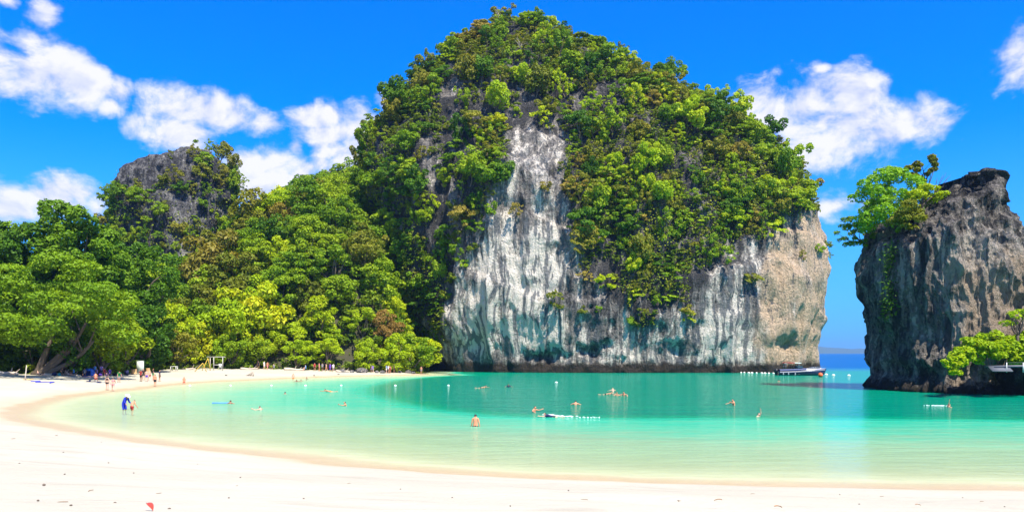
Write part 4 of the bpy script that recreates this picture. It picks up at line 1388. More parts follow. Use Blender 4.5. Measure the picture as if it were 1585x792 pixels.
def box_np(c, s, rz=0.0, rx=0.0, ry=0.0, taper=1.0):
    v = np.array([(a, b, d) for d in (-.5, .5) for b in (-.5, .5) for a in (-.5, .5)], float)
    v[4:, :2] *= taper
    v = v * np.array(s)
    M = np.array(Matrix.Rotation(rz, 3, 'Z') @ Matrix.Rotation(ry, 3, 'Y') @ Matrix.Rotation(rx, 3, 'X'))
    q = np.array([(0, 2, 3, 1), (4, 5, 7, 6), (0, 1, 5, 4), (2, 6, 7, 3), (0, 4, 6, 2), (1, 3, 7, 5)])
    return v @ M.T + np.array(c), q, NOTRI


def bar_np(a, b, r, r2=None, seg=8):
    return tube_np([np.array(a, float), (np.array(a, float) + np.array(b, float)) / 2, np.array(b, float)], [r, (r + (r2 or r)) / 2, r2 or r], seg)


def ball_np(c, r, nu=14, nv=9, noise_=0.0, seed=0):
    th = np.linspace(0, np.pi, nv)[1:-1]
    ph = np.linspace(0, 2 * np.pi, nu, endpoint=False)
    T, Pp = np.meshgrid(th, ph, indexing='ij')
    v = np.stack([np.sin(T) * np.cos(Pp), np.sin(T) * np.sin(Pp), -np.cos(T)], -1).reshape(-1, 3)
    v = np.concatenate([v, [[0, 0, -1], [0, 0, 1]]])
    if noise_:
        v = v * (1 + noise_ * fbm(v * 1.6 + seed * 3.1, 3, seed) + noise_ * .5 * fbm(v * 4 + seed, 2, seed + 3))[:, None]
    n = (nv - 2) * nu
    k = np.arange(nu)
    tri = np.concatenate([np.stack([(k + 1) % nu, k, np.full(nu, n)], -1), np.stack([k + (nv - 3) * nu, (k + 1) % nu + (nv - 3) * nu, np.full(nu, n + 1)], -1)])
    return v * np.array(r) + np.array(c), grid_faces(nv - 2, nu, True), tri


def solid(name, pieces, mat, parent=None, loc=(0, 0, 0), smooth=False, bevel=0.0, rz=0.0, **kw):
    v, f = join_np(pieces)
    me = mesh_np(name, v, f, smooth=smooth, mats=[mat])
    if bevel:
        bm = bmesh.new()
        bm.from_mesh(me)
        bmesh.ops.bevel(bm, geom=bm.edges[:], offset=bevel, segments=2, affect='EDGES')
        bm.to_mesh(me)
        bm.free()
    return put(name, me, loc, parent, rz=rz, **kw)


def thing(name, loc, label, cat, group=None, rz=0.0):
    e = bpy.data.objects.new(name, None)
    COL.objects.link(e)
    e.location = loc
    e.rotation_euler = (0, 0, rz)
    e['label'], e['category'] = label, cat
    if group:
        e['group'] = group
    return e


# ---- people: one continuous skinned body per pose
J = {  # joint: (parent, rest position, radius)
    'pelvis': (None, (0, 0, .93), (.150, .105)), 'belly': ('pelvis', (0, 0, 1.09), (.132, .095)), 'chest': ('belly', (0, 0, 1.28), (.158, .105)), 'nape': ('chest', (0, .012, 1.425), (.080, .070)),
    'neck': ('nape', (0, 0, 1.485), (.052, .055)), 'jaw': ('neck', (0, -.022, 1.555), (.066, .078)), 'crown': ('jaw', (0, 0, 1.655), (.076, .092)), 'nose': ('jaw', (0, -.112, 1.585), (.014, .014)),
}
for s_, n_ in ((1, 'l'), (-1, 'r')):
    J['sh' + n_] = ('nape', (.165 * s_, .01, 1.395), (.060, .060))
    J['el' + n_] = ('sh' + n_, (.225 * s_, .02, 1.12), (.041, .041))
    J['wr' + n_] = ('el' + n_, (.255 * s_, -.03, .885), (.027, .027))
    J['pa' + n_] = ('wr' + n_, (.265 * s_, -.05, .815), (.022, .036))
    J['th' + n_] = ('wr' + n_, (.245 * s_, -.095, .825), (.011, .011))
    J['tt' + n_] = ('th' + n_, (.240 * s_, -.115, .785), (.009, .009))
    for q_, (dy_, ln) in enumerate([(-.030, .070), (-.010, .080), (.010, .074), (.030, .058)]):
        J[f'k{q_}{n_}'] = ('pa' + n_, (.266 * s_, -.05 + dy_, .815 - ln * .62), (.010, .010))
        J[f'f{q_}{n_}'] = (f'k{q_}{n_}', (.256 * s_, -.055 + dy_, .815 - ln * 1.15), (.008, .008))
    J['hi' + n_] = ('pelvis', (.092 * s_, 0, .855), (.092, .092))
    J['kn' + n_] = ('hi' + n_, (.105 * s_, -.015, .49), (.057, .057))
    J['an' + n_] = ('kn' + n_, (.108 * s_, .02, .09), (.038, .040))
    J['to' + n_] = ('an' + n_, (.118 * s_, -.15, .035), (.040, .026))
JN = list(J)
POSES = {
    'stand': {'shl': (-4, 0, 0), 'shr': (3, 0, 0), 'hir': (4, 0, 0), 'hil': (-3, 0, 0)},
    'walk': {'hil': (-24, 0, 0), 'knl': (12, 0, 0), 'hir': (17, 0, 0), 'knr': (24, 0, 0), 'shl': (20, 0, 0), 'shr': (-22, 0, 0), 'ell': (-15, 0, 0), 'elr': (-25, 0, 0)},
    'akimbo': {'shl': (10, -38, 0), 'ell': (-30, 70, 0), 'shr': (10, 38, 0), 'elr': (-30, -70, 0)},
    'bend': {'pelvis': (8, 0, 0), 'belly': (26, 0, 0), 'chest': (12, 0, 0), 'shl': (-62, 0, 0), 'shr': (-58, 0, 0), 'ell': (-12, 0, 0), 'elr': (-15, 0, 0), 'hil': (-20, 0, 0), 'hir': (-14, 0, 0), 'knl': (12, 0, 0), 'knr': (10, 0, 0), 'neck': (-10, 0, 0)},
    'sit': {'pelvis': (-12, 0, 0), 'belly': (20, 0, 0), 'hil': (-78, 0, 8), 'hir': (-86, 0, -8), 'knl': (62, 0, 0), 'knr': (78, 0, 0), 'shl': (-38, 0, 0), 'shr': (-34, 0, 0), 'ell': (-30, 0, 0), 'elr': (-35, 0, 0)},
    'lie': {'pelvis': (-62, 0, 0), 'belly': (10, 0, 0), 'chest': (18, 0, 0), 'hil': (-20, 0, 0), 'hir': (-38, 0, 0), 'knr': (55, 0, 0), 'shl': (42, -12, 0), 'shr': (40, 12, 0), 'ell': (-10, 0, 0), 'elr': (-10, 0, 0)},
    'prone': {'pelvis': (78, 0, 0), 'chest': (-8, 0, 0), 'neck': (-45, 0, 0), 'shl': (-150, -10, 0), 'shr': (-60, 12, 0), 'elr': (-25, 0, 0), 'hil': (-6, 0, 0), 'hir': (8, 0, 0), 'knr': (10, 0, 0)},
    'tread': {'belly': (10, 0, 0), 'shl': (-20, -62, 0), 'shr': (-20, 62, 0), 'ell': (-40, 0, 0), 'elr': (-40, 0, 0), 'hil': (-30, 0, 0), 'hir': (-10, 0, 0), 'knl': (55, 0, 0), 'knr': (40, 0, 0)},
    'reach': {'belly': (14, 0, 0), 'shl': (-100, 20, 0), 'shr': (-20, 62, 0), 'ell': (-15, 0, 0), 'elr': (-40, 0, 0), 'hil': (-30, 0, 0), 'hir': (-10, 0, 0), 'knl': (50, 0, 0), 'knr': (40, 0, 0)},
    'wave': {'belly': (8, 0, 0), 'shl': (-165, -18, 0), 'shr': (-20, 60, 0), 'ell': (-8, 0, 0), 'elr': (-40, 0, 0), 'hil': (-30, 0, 0), 'hir': (-10, 0, 0), 'knl': (50, 0, 0), 'knr': (40, 0, 0)},
}


def pose_joints(pose):
    pos, rot = {}, {}
    for j in JN:
        par, p, r_ = J[j]
        e = POSES[pose].get(j, (0, 0, 0))
        own = Matrix.Rotation(R(e[2]), 3, 'Z') @ Matrix.Rotation(R(e[1]), 3, 'Y') @ Matrix.Rotation(R(e[0]), 3, 'X')
        if par is None:
            pos[j], rot[j] = Vector(p), own
        else:
            pos[j] = pos[par] + rot[par] @ (Vector(p) - Vector(J[par][1]))
            rot[j] = rot[par] @ own
    return pos, rot


BODY = {}


def body(pose):
    if pose in BODY:
        return BODY[pose]
    pos, rot = pose_joints(pose)
    me = bpy.data.meshes.new("skeleton")
    me.from_pydata([pos[j] for j in JN], [(JN.index(J[j][0]), k) for k, j in enumerate(JN) if J[j][0]], [])
    o = bpy.data.objects.new("skeleton", me)
    COL.objects.link(o)
    o.modifiers.new("skin", 'SKIN')
    for k, j in enumerate(JN):
        sv = me.skin_vertices[0].data[k]
        sv.radius = J[j][2]
        sv.use_root = (k == 0)
    s = o.modifiers.new("smooth", 'SUBSURF')
    s.levels = s.render_levels = 2
    dg = bpy.context.evaluated_depsgraph_get()
    ev = o.evaluated_get(dg)
    out = bpy.data.meshes.new_from_object(ev, depsgraph=dg)
    bpy.data.objects.remove(o)
    n = len(out.vertices)
    V_ = np.zeros(n * 3, np.float32)
    out.vertices.foreach_get("co", V_)
    V_ = V_.reshape(-1, 3)
    Nn_ = np.zeros(n * 3, np.float32)
    out.vertices.foreach_get("normal", Nn_)
    Nn_ = Nn_.reshape(-1, 3)
    best, bone, bt = np.full(n, 1e9), np.zeros(n, int), np.zeros(n)
    for k, j in enumerate(JN):
        par = J[j][0]
        if not par:
            continue
        a, b = np.array(pos[par]), np.array(pos[j])
        d_ = b - a
        t_ = np.clip(((V_ - a) @ d_) / (d_ @ d_ + 1e-9), 0, 1)
        dist = np.linalg.norm(V_ - a - t_[:, None] * d_, axis=1) / max(J[j][2][0], .02)
        m_ = dist < best
        best[m_], bone[m_], bt[m_] = dist[m_], k, t_[m_]
    faces = [tuple(p.vertices) for p in out.polygons]
    hc = np.array((pos['jaw'] + pos['crown']) / 2)
    fwd = np.array(rot['jaw'] @ Vector((0, -1, 0)))
    upv = np.array(rot['jaw'] @ Vector((0, 0, 1)))
    for p in out.polygons:
        p.use_smooth = True
    BODY[pose] = dict(mesh=out, V=V_, N=Nn_, bone=np.array(JN)[bone], t=bt, faces=faces, hc=hc, fwd=fwd, up=upv, crown=np.array(pos['crown']), rot=rot)
    return BODY[pose]


def sel_region(B, what):
    b, t_ = B['bone'], B['t']
    isin = lambda *q: np.isin(b, q)
    if what == 'shorts':
        return (isin('belly') & (t_ < .45)) | isin('hil', 'hir') | (isin('knl', 'knr') & (t_ < .62))
    if what == 'trunks':
        return (isin('belly') & (t_ < .35)) | isin('hil', 'hir') | (isin('knl', 'knr') & (t_ < .18))
    if what == 'top':
        return (isin('chest') & (t_ > .45)) | (isin('nape') & (t_ < .12))
    if what == 'shirt':
        return isin('belly', 'chest', 'shl', 'shr') | (isin('nape') & (t_ < .9)) | (isin('ell', 'elr') & (t_ < .55)) | isin('hil', 'hir') & (t_ < .6)
    if what == 'dress':
        return isin('belly', 'chest', 'shl', 'shr', 'hil', 'hir', 'ell', 'elr', 'knl', 'knr') | (isin('nape') & (t_ < .9)) | (isin('wrl', 'wrr') & (t_ < .8))
    if what == 'hair':
        rel = B['V'] - B['hc']
        hd = isin('crown', 'jaw', 'neck') & (np.linalg.norm(rel, axis=1) < .2)
        return hd & ((rel @ B['fwd'] < .01) | (rel @ B['up'] > .062)) & (rel @ B['up'] > -.065)
    if what == 'long_hair':
        rel = B['V'] - B['hc']
        hd = isin('crown', 'jaw', 'neck', 'nape') & (np.linalg.norm(rel, axis=1) < .26)
        return hd & ((rel @ B['fwd'] < .0) | (rel @ B['up'] > .062)) & (rel @ B['up'] > -.20)


GARMENT = {}


def garment(pose, what, mat, part):
    key = (pose, what, mat.name)
    if key not in GARMENT:
        B = body(pose)
        m_ = sel_region(B, what)
        fs = [f for f in B['faces'] if all(m_[i] for i in f)]
        used = sorted({i for f in fs for i in f})
        mp = {i: k for k, i in enumerate(used)}
        infl = {'hair': .022, 'long_hair': .024, 'dress': .022, 'shirt': .016}.get(what, .011)
        me = bpy.data.meshes.new(part)
        me.from_pydata([tuple(B['V'][i] + B['N'][i] * infl) for i in used], [], [[mp[i] for i in f] for f in fs])
        for p in me.polygons:
            p.use_smooth = True
        me.materials.append(mat)
        GARMENT[key] = me
    return GARMENT[key]


SKIN = {k: simple_mat("skin_" + k, c, .55, var=.06) for k, c in dict(fair=(.62, .37, .26), tanned=(.50, .25, .14), red=(.66, .27, .15), brown=(.28, .14, .08)).items()}
HAIR = {k: simple_mat("hair_" + k, c, .5, var=.25) for k, c in dict(black=(.018, .014, .012), brown=(.09, .045, .02), blond=(.42, .28, .12)).items()}
CLOTH = {k: simple_mat("cloth_" + k, c, .8, var=.10) for k, c in dict(blue=(.01, .025, .42), navy=(.01, .015, .07), red=(.35, .02, .02), black=(.015, .015, .018), green=(.01, .27, .06), white=(.78, .78, .78), purple=(.13, .05, .42),
                                                                      pink=(.70, .25, .28), grey=(.25, .25, .27), orange=(.65, .22, .04), yellow=(.70, .5, .06), teal=(.03, .35, .38), lightblue=(.12, .38, .75), violet=(.22, .15, .45)).items()}
PARTS_OF = {'shorts': 'shorts', 'trunks': 'swim_trunks', 'top': 'bikini_top', 'shirt': 'shirt', 'dress': 'dress', 'hair': 'hair', 'long_hair': 'hair'}


def person(px, py, pose, face, skin, hair, clothes, label, size=1.0, sink=None, long=False, hat=None, group=None, roll=0.0):
    """sink None: feet (or seat) on the sand or lagoon bed; else metres of the body's height that are under the water"""
    p = hit(px, py)
    x, y = p[0], p[1]
    B = body(pose)
    low = float(B['V'][:, 2].min())
    if sink is None:
        z = bed(x, y) - low * size
    else:
        z = -sink * size
    k = ('body', pose, skin)
    if k not in GARMENT:
        c = B['mesh'].copy()
        c.materials.clear()
        c.materials.append(SKIN[skin])
        GARMENT[k] = c
    o = put("person", GARMENT[k], (x, y, z), label=label, cat="person", group=group, rz=R(face))
    o.scale = (size,) * 3
    put("hair", garment(pose, 'long_hair' if long else 'hair', HAIR[hair], "hair"), parent=o)
    for what, colr in clothes:
        put(PARTS_OF[what], garment(pose, what, CLOTH[colr], PARTS_OF[what]), parent=o)
    if hat:
        a = np.linspace(0, 2 * np.pi, 24, endpoint=False)
        prof = [(.0, .125), (.06, .12), (.095, .09), (.105, .03), (.115, .012), (.20, -.005), (.215, -.018), (.20, -.02), (.11, .0)]
        ring = np.array([[(r_ * np.cos(t_), r_ * np.sin(t_), h_) for t_ in a] for r_, h_ in prof]).reshape(-1, 3)
        M = np.array(B['rot']['jaw'])
        put("sun_hat", mesh_np("sun_hat", (ring @ M.T) + B['crown'] + M @ np.array([0, 0, .01]), grid_faces(len(prof), 24, True), smooth=True, mats=[CLOTH[hat]]), parent=o)
    return o


# waders and swimmers; face: 0 looks to the camera, 180 away, 90 to the photo's right
person(192, 634, 'bend', 75, 'tanned', 'black', [('dress', 'blue')], "person in long blue dress and white sun hat wading, bent towards a child", hat='white')
person(204, 635, 'bend', 160, 'red', 'brown', [('shorts', 'red')], "child in dark red shorts wading beside the person in blue", size=.80)
person(736, 659.5, 'stand', 178, 'red', 'black', [('shorts', 'black')], "bare backed person standing waist deep in the pale shallows, seen from behind", size=1.02, sink=.93)
person(826, 637, 'reach', 60, 'red', 'black', [('trunks', 'navy')], "swimmer leaning forward with one arm out, right of the standing bare backed person", sink=1.22)
person(891, 626, 'tread', 175, 'red', 'black', [('trunks', 'navy')], "swimmer upright with head and shoulders out, above the floating snorkeller", sink=1.30)
person(938, 610, 'prone', 80, 'tanned', 'brown', [('trunks', 'black')], "swimmer lying flat at the left of the group of four in the deep teal water", sink=.93)
person(949, 606, 'tread', 200, 'fair', 'blond', [('trunks', 'orange')], "fair haired swimmer, farthest of the group of four in the teal water", sink=1.18)
person(954, 612, 'tread', 30, 'tanned', 'black', [('trunks', 'navy')], "dark haired swimmer in the middle of the group of four in the teal water", sink=1.28)
person(966, 612.5, 'tread', 330, 'red', 'black', [('trunks', 'blue')], "dark haired swimmer at the right of the group of four in the teal water", sink=1.22)
person(856, 645, 'prone', 275, 'fair', 'brown', [('shirt', 'navy'), ('trunks', 'black')], "snorkeller in dark top floating face down with a white foam trail", sink=.93)
person(1136, 627, 'reach', 290, 'red', 'black', [('trunks', 'black')], "swimmer with chest out and an arm held to the left, in front of the speedboat", sink=1.12)
person(1173, 644, 'wave', 40, 'fair', 'brown', [('trunks', 'navy')], "swimmer with one arm raised out of the water near the pale shelf edge", sink=1.42)
person(1468, 630, 'wave', 100, 'tanned', 'brown', [('trunks', 'navy')], "swimmer with raised arm and a foam trail below the sea stack", sink=1.38)
person(1206, 590, 'tread', 200, 'brown', 'black', [('trunks', 'black')], "head of a swimmer just left of the speedboat stern", sink=1.38)
person(536, 628, 'reach', 280, 'tanned', 'black', [('trunks', 'black')], "swimmer with shoulders out, nearest one right of the shallow green water", sink=1.28)
person(511, 606, 'prone', 275, 'tanned', 'black', [('trunks', 'orange')], "swimmer floating flat with tan back, left of the dark water patch", sink=.90)
person(356, 624.5, 'tread', 170, 'brown', 'black', [('trunks', 'navy')], "dark haired swimmer beside the flat blue float", sink=1.34)
person(404, 634, 'reach', 250, 'fair', 'brown', [('trunks', 'navy')], "swimmer low in the water with light shoulders, nearest one in the green shallows", sink=1.34)
person(441, 609.5, 'tread', 180, 'brown', 'black', [('trunks', 'black')], "single dark head in the green water in line with the white floats", sink=1.42)
person(285, 594, 'sit', 20, 'red', 'brown', [('trunks', 'red')], "person sitting in the shallows at the water's edge near the white float", sink=.62)
person(454, 587, 'stand', 10, 'fair', 'brown', [('trunks', 'orange')], "person standing in the far shallows beside two heads in the water", sink=.62)
person(459, 590.5, 'tread', 20, 'brown', 'black', [('trunks', 'black')], "left of two dark heads close to the person standing in the far shallows", sink=1.30)
person(466, 589.5, 'tread', 200, 'brown', 'black', [('trunks', 'black')], "right of two dark heads close to the person standing in the far shallows", sink=1.38)
person(474, 586, 'tread', 90, 'brown', 'black', [('trunks', 'black')], "dark head of a swimmer close to the far beach, right of the pair of heads", sink=1.32)
person(745, 600, 'prone', 85, 'tanned', 'black', [('trunks', 'black')], "swimmer lying flat in the teal water close to the left end of the cliff", sink=.92)
person(787, 599, 'tread', 10, 'brown', 'black', [('shirt', 'navy')], "swimmer with dark shirt upright in the reflection of the white cliff", sink=1.22)
person(652, 578.5, 'stand', 200, 'tanned', 'black', [('shorts', 'grey')], "person standing alone where the beach ends at the cliff foot")
# people on the near end of the far beach
person(166, 603.5, 'stand', 185, 'fair', 'brown', [('trunks', 'black'), ('top', 'black')], "person in a black bikini at the water's edge, left of a pair", long=True)
person(175, 605, 'walk', 200, 'fair', 'brown', [('trunks', 'pink'), ('top', 'pink')], "person in a pale pink bikini at the water's edge, right of a pair", long=True)
person(184, 591.5, 'bend', 40, 'tanned', 'black', [('shirt', 'green'), ('shorts', 'grey')], "person in a bright green shirt bending at the edge of the shade")
person(218, 590, 'akimbo', 160, 'brown', 'black', [('shirt', 'red'), ('shorts', 'black')], "person in dark red shirt at the left of the group by the water")
person(222, 588, 'stand', 30, 'tanned', 'black', [('shirt', 'black'), ('shorts', 'black')], "person in black behind the one in dark red by the water")
person(227, 590.5, 'stand', 190, 'fair', 'brown', [('shorts', 'purple')], "bare chested person in purple shorts in the group by the water")
person(232, 589, 'walk', 250, 'fair', 'blond', [('trunks', 'red')], "fair haired person between the purple shorts and the black shorts")
person(237, 587, 'stand', 140, 'tanned', 'black', [('shirt', 'black'), ('shorts', 'green')], "person in black shirt partly behind the one in black shorts")
person(240, 598, 'stand', 180, 'red', 'brown', [('shorts', 'black')], "bare backed person in black shorts with feet in the water, right of the group")
person(247, 590, 'stand', 100, 'tanned', 'black', [('shirt', 'navy'), ('shorts', 'black')], "person in dark clothes at the right end of the group by the water")
# far beach
FARP = [(400, 571, 'stand', 'brown', [('shirt', 'black'), ('shorts', 'black')], "person in black standing left of a pale couple on the far beach"),
        (409, 571.5, 'stand', 'fair', [('shirt', 'white'), ('shorts', 'white')], "person in white standing on the far beach, left one of a couple"),
        (414, 572, 'walk', 'red', [('shorts', 'pink')], "bare chested person right beside the one in white on the far beach"),
        (424, 571, 'sit', 'red', [('shirt', 'grey'), ('shorts', 'navy')], "person seated under the yellow green tree on the far beach"),
        (473, 570.5, 'sit', 'fair', [('shirt', 'lightblue'), ('shorts', 'navy')], "person in light blue seated on the far beach before the logs"),
        (487, 570, 'stand', 'tanned', [('shirt', 'red'), ('shorts', 'black')], "person in a dark red top standing in the shade on the far beach"),
        (494, 573, 'stand', 'red', [('shirt', 'pink'), ('shorts', 'pink')], "person all in pink standing on the far beach"),
        (499, 571, 'stand', 'brown', [('shirt', 'grey'), ('shorts', 'black')], "person in grey right behind the one in pink"),
        (505, 573, 'walk', 'fair', [('shorts', 'orange')], "bare chested person in orange shorts, left of the purple dress"),
        (511, 573.5, 'stand', 'tanned', [('dress', 'purple')], "person in a purple dress on the far beach"),
        (516, 572.5, 'stand', 'fair', [('shirt', 'white'), ('shorts', 'grey')], "person in a white shirt just right of the purple dress"),
        (574, 573.5, 'stand', 'brown', [('shirt', 'black'), ('shorts', 'violet')], "person in black and violet right of the pale boulder"),
        (577, 574, 'walk', 'fair', [('shirt', 'violet'), ('shorts', 'grey')], "person in a pale violet shirt walking right of the pale boulder"),
        (598, 575, 'stand', 'fair', [('shirt', 'lightblue'), ('shorts', 'white')], "person in light blue and white near the right end of the far beach"),
        (604, 575.5, 'bend', 'red', [('shorts', 'red')], "bending bare backed person near the right end of the far beach"),
        (610, 575, 'stand', 'brown', [('shirt', 'black'), ('shorts', 'black')], "person in black with dark hair, last but one on the far beach"),
        (601, 573, 'stand', 'tanned', [('shirt', 'white'), ('shorts', 'navy')], "person in a white shirt behind the bending one on the far beach")]
for k, (px, py, pose, sk, cl_, lab) in enumerate(FARP):
    person(px, py, pose, (k * 77) % 360, sk, ['black', 'brown', 'black', 'blond'][k % 4], cl_, lab, long=(k % 3 == 0))
# people resting in the shade of the leaning tree
REST = [(63, 583, 'lie', 95, 'fair', [('trunks', 'black')], "person lying back on the sand nearest the leaning trunks"),
        (96, 581, 'sit', 60, 'brown', [('shirt', 'black'), ('shorts', 'black')], "person in black sitting at the left end of the shaded mat"),
        (106, 580, 'lie', 85, 'fair', [('trunks', 'white')], "pale person lying on the mat in the shade"),
        (114, 581, 'sit', 300, 'tanned', [('shirt', 'lightblue'), ('shorts', 'navy')], "person in light blue sitting at the right end of the shaded mat"),
        (131, 582, 'sit', 20, 'brown', [('shirt', 'grey'), ('shorts', 'black')], "person in grey sitting in the shade in front of the blue tent"),
        (150, 577, 'sit', 340, 'tanned', [('shirt', 'violet'), ('shorts', 'navy')], "person in a violet shirt sitting right of the blue tent"),
        (157, 573, 'stand', 15, 'brown', [('shirt', 'violet'), ('shorts', 'black')], "person in violet standing in the deep shade under the leaves"),
        (162, 571, 'sit', 50, 'tanned', [('shirt', 'red'), ('shorts', 'navy')], "person in a dark red shirt sitting among the bags in the shade"),
        (147, 567, 'stand', 350, 'tanned', [('shirt', 'lightblue'), ('shorts', 'navy')], "person in a light blue shirt standing behind the blue tent"),
        (170, 579, 'sit', 30, 'fair', [('shirt', 'purple'), ('shorts', 'purple')], "person in purple sitting at the right end of the shade"),
        (148, 590, 'sit', 200, 'red', [('trunks', 'red')], "person in red trunks sitting on a towel at the edge of the shade")]
for px, py, pose, fc, sk, cl_, lab in REST:
    person(px, py, pose, fc, sk, 'black', cl_, lab)

# ---- speedboat
p = hit(1241, 580.5)
boat = thing("speedboat", (p[0], p[1], 0), "dark navy speedboat with white foredeck and canopy, moored under the tan end of the cliff", "boat", rz=R(-7))
HULL = simple_mat("navy_gelcoat", (.008, .016, .045), .25, var=.05, spec=.6)
DECK = simple_mat("white_gelcoat", (.42, .44, .52), .35, var=.05)
BLUE = simple_mat("blue_gelcoat", (.015, .04, .16), .3, var=.05)
GLASS = simple_mat("tinted_glass", (.02, .05, .06), .08, var=.05, spec=.8)
STEEL = simple_mat("stainless_steel", (.6, .6, .62), .25, 1.0)
CANV = simple_mat("pale_canvas", (.62, .74, .68), .7)
REDC = simple_mat("red_canvas", (.45, .05, .04), .7)
DARKP = simple_mat("black_plastic", (.02, .02, .022), .4)
xs = np.linspace(-4.7, 4.8, 26)
u = (xs + 4.7) / 9.5


def hull_half(u):
    return 1.28 * (1 - np.clip((u - .52) / .48, 0, 1) ** 2.3)


def sheer(u):
    return .80 + .55 * u ** 1.5


rows_ = []
for x_, u_ in zip(xs, u):
    b_ = hull_half(u_) + .01
    s_ = sheer(u_)
    kx = x_ - .9 * max(0, (u_ - .75) / .25) ** 2 * 1.0
    rows_.append([(kx, 0, -.42 + .35 * max(0, (u_ - .7) / .3) ** 2), (kx, b_ * .72, -.08), ((kx + x_) / 2, b_ * .90, .22), (x_, b_, s_), (x_, b_ - .06 if b_ > .1 else b_, s_ + .02)])
rows_ = np.array(rows_)
full = np.concatenate([rows_, rows_[:, ::-1] * np.array([1, -1, 1])], 1)
n_ = full.shape[1]
hv_, hq_ = full.reshape(-1, 3), grid_faces(len(xs), n_, True)
stern = np.array([[0, k, k + 1, n_ - 2 - k if k + 1 != n_ - 1 - k else n_ - 1 - k] for k in range(0)])
hull = put("hull", mesh_np("hull", hv_, [hq_, np.array([[0, 1, n_ - 2], [1, 2, n_ - 2], [2, n_ - 3, n_ - 2], [2, 3, n_ - 3], [3, n_ - 4, n_ - 3], [0, n_ - 2, n_ - 1]])], mats=[HULL]), parent=boat)


def strip(name, z0, z1, u0, u1, out_, mat, parent):
    k = np.linspace(u0, u1, 22)
    pr = []
    for u_ in k:
        x_ = -4.7 + 9.5 * u_
        b_ = hull_half(u_) + out_
        s_ = sheer(u_)
        pr.append([(x_, b_, s_ + z0), (x_ + .0, b_ + .02, s_ + (z0 + z1) / 2), (x_, b_, s_ + z1), (x_, -b_, s_ + z1), (x_, -b_ - .02, s_ + (z0 + z1) / 2), (x_, -b_, s_ + z0)])
    pr = np.array(pr)
    return put(name, mesh_np(name, pr.reshape(-1, 3), grid_faces(len(k), 6, True), mats=[mat]), parent=parent)


strip("rub_rail", -.24, -.14, .02, .965, .035, DECK, hull)
strip("coaming", .021, .40, .02, .56, -.05, BLUE, boat)
k = np.linspace(.46, .985, 18)
pr = []
for u_ in k:
    x_ = -4.7 + 9.5 * u_
    b_ = hull_half(u_) - .03
    s_ = sheer(u_)
    hgt = .42 * (1 - (u_ - .46) / .54) ** .8
    pr.append([(x_, b_ * c_, s_ + .03 + hgt * (1 - abs(c_) ** 2.5)) for c_ in np.linspace(-1, 1, 9)])
pr = np.array(pr)
fd = put("foredeck", mesh_np("foredeck", pr.reshape(-1, 3), grid_faces(len(k), 9), smooth=True, mats=[DECK]), parent=boat)
solid("hatch", [box_np((1.9, 0, 1.56), (.6, .55, .06), ry=.06)], GLASS, fd, bevel=.015)
solid("anchor_locker", [box_np((3.6, 0, 1.50), (.5, .22, .10), ry=.03)], STEEL, fd)
solid("windscreen", [box_np((-.05, 0, 1.72), (.03, 1.9, .62), ry=-.62), box_np((-.62, .98, 1.62), (1.15, .03, .50), rx=.12), box_np((-.62, -.98, 1.62), (1.15, .03, .50), rx=-.12)], GLASS, boat)
pr = np.array([[(x_, y_, 2.42 + .12 * math.cos(y_ * 1.1) - .03 * (x_ + 1.6) ** 2 + dz_) for dz_, ys_ in ((.05, np.linspace(-1.1, 1.1, 8)), (0, np.linspace(1.1, -1.1, 8))) for y_ in ys_] for x_ in np.linspace(-3.6, -.3, 9)])
cn = put("canopy", mesh_np("canopy", pr.reshape(-1, 3), [grid_faces(9, 16, True), ], mats=[CANV], smooth=True), parent=boat)
solid("red_trim", [box_np((-2.6, -1.08, 2.52), (2.0, .06, .14)), box_np((-2.6, 1.08, 2.52), (2.0, .06, .14)), box_np((-3.6, 0, 2.47), (.06, 2.1, .14))], REDC, cn)
for x_, y_ in ((-3.4, -1.05), (-3.4, 1.05), (-.9, -1.02), (-.9, 1.02)):
    solid("canopy_post", [bar_np((x_, y_, .9), (x_ + .12, y_, 2.42), .025)], STEEL, boat, smooth=True)
for x_, y_ in ((-1.5, -.5), (-1.5, .5)):
    st_ = solid("helm_seat", [box_np((x_, y_, 1.18), (.5, .5, .14)), box_np((x_, y_, .95), (.2, .2, .40))], DECK, boat, bevel=.02)
    solid("seat_back", [box_np((x_ - .24, y_, 1.50), (.10, .5, .52), ry=-.1)], DARKP, st_, bevel=.02)
solid("stern_bench", [box_np((-3.2, 0, 1.06), (.6, 1.8, .34))], BLUE, boat, bevel=.03)
pr = []
for sy_ in (1, -1):
    ln = [(-4.7 + 9.5 * u_, (hull_half(u_) - .08) * sy_, sheer(u_) + .52) for u_ in np.linspace(.66, .985, 8)]
    pr.append(tube_np(ln, [.018] * 8, 6))
    for q in ln[1::2]:
        pr.append(bar_np((q[0], q[1], q[2] - .5), q, .014, seg=5))
solid("bow_rail", pr, STEEL, boat, smooth=True)
for y_ in (-.45, .45):
    eng = solid("outboard_engine", [box_np((-5.05, y_, .95), (.55, .42, .75), ry=.12), box_np((-5.0, y_, .35), (.28, .16, .7))], DARKP, boat, bevel=.05)
    solid("propeller_leg", [box_np((-5.02, y_, -.25), (.30, .10, .7))], DARKP, eng)
for x_ in (-3.9, -2.9, -1.6):
    solid("fender", [ball_np((x_, -1.42, .30), (.13, .13, .24), 10, 7)], simple_mat("grey_fender", (.35, .38, .4), .5), boat, smooth=True)

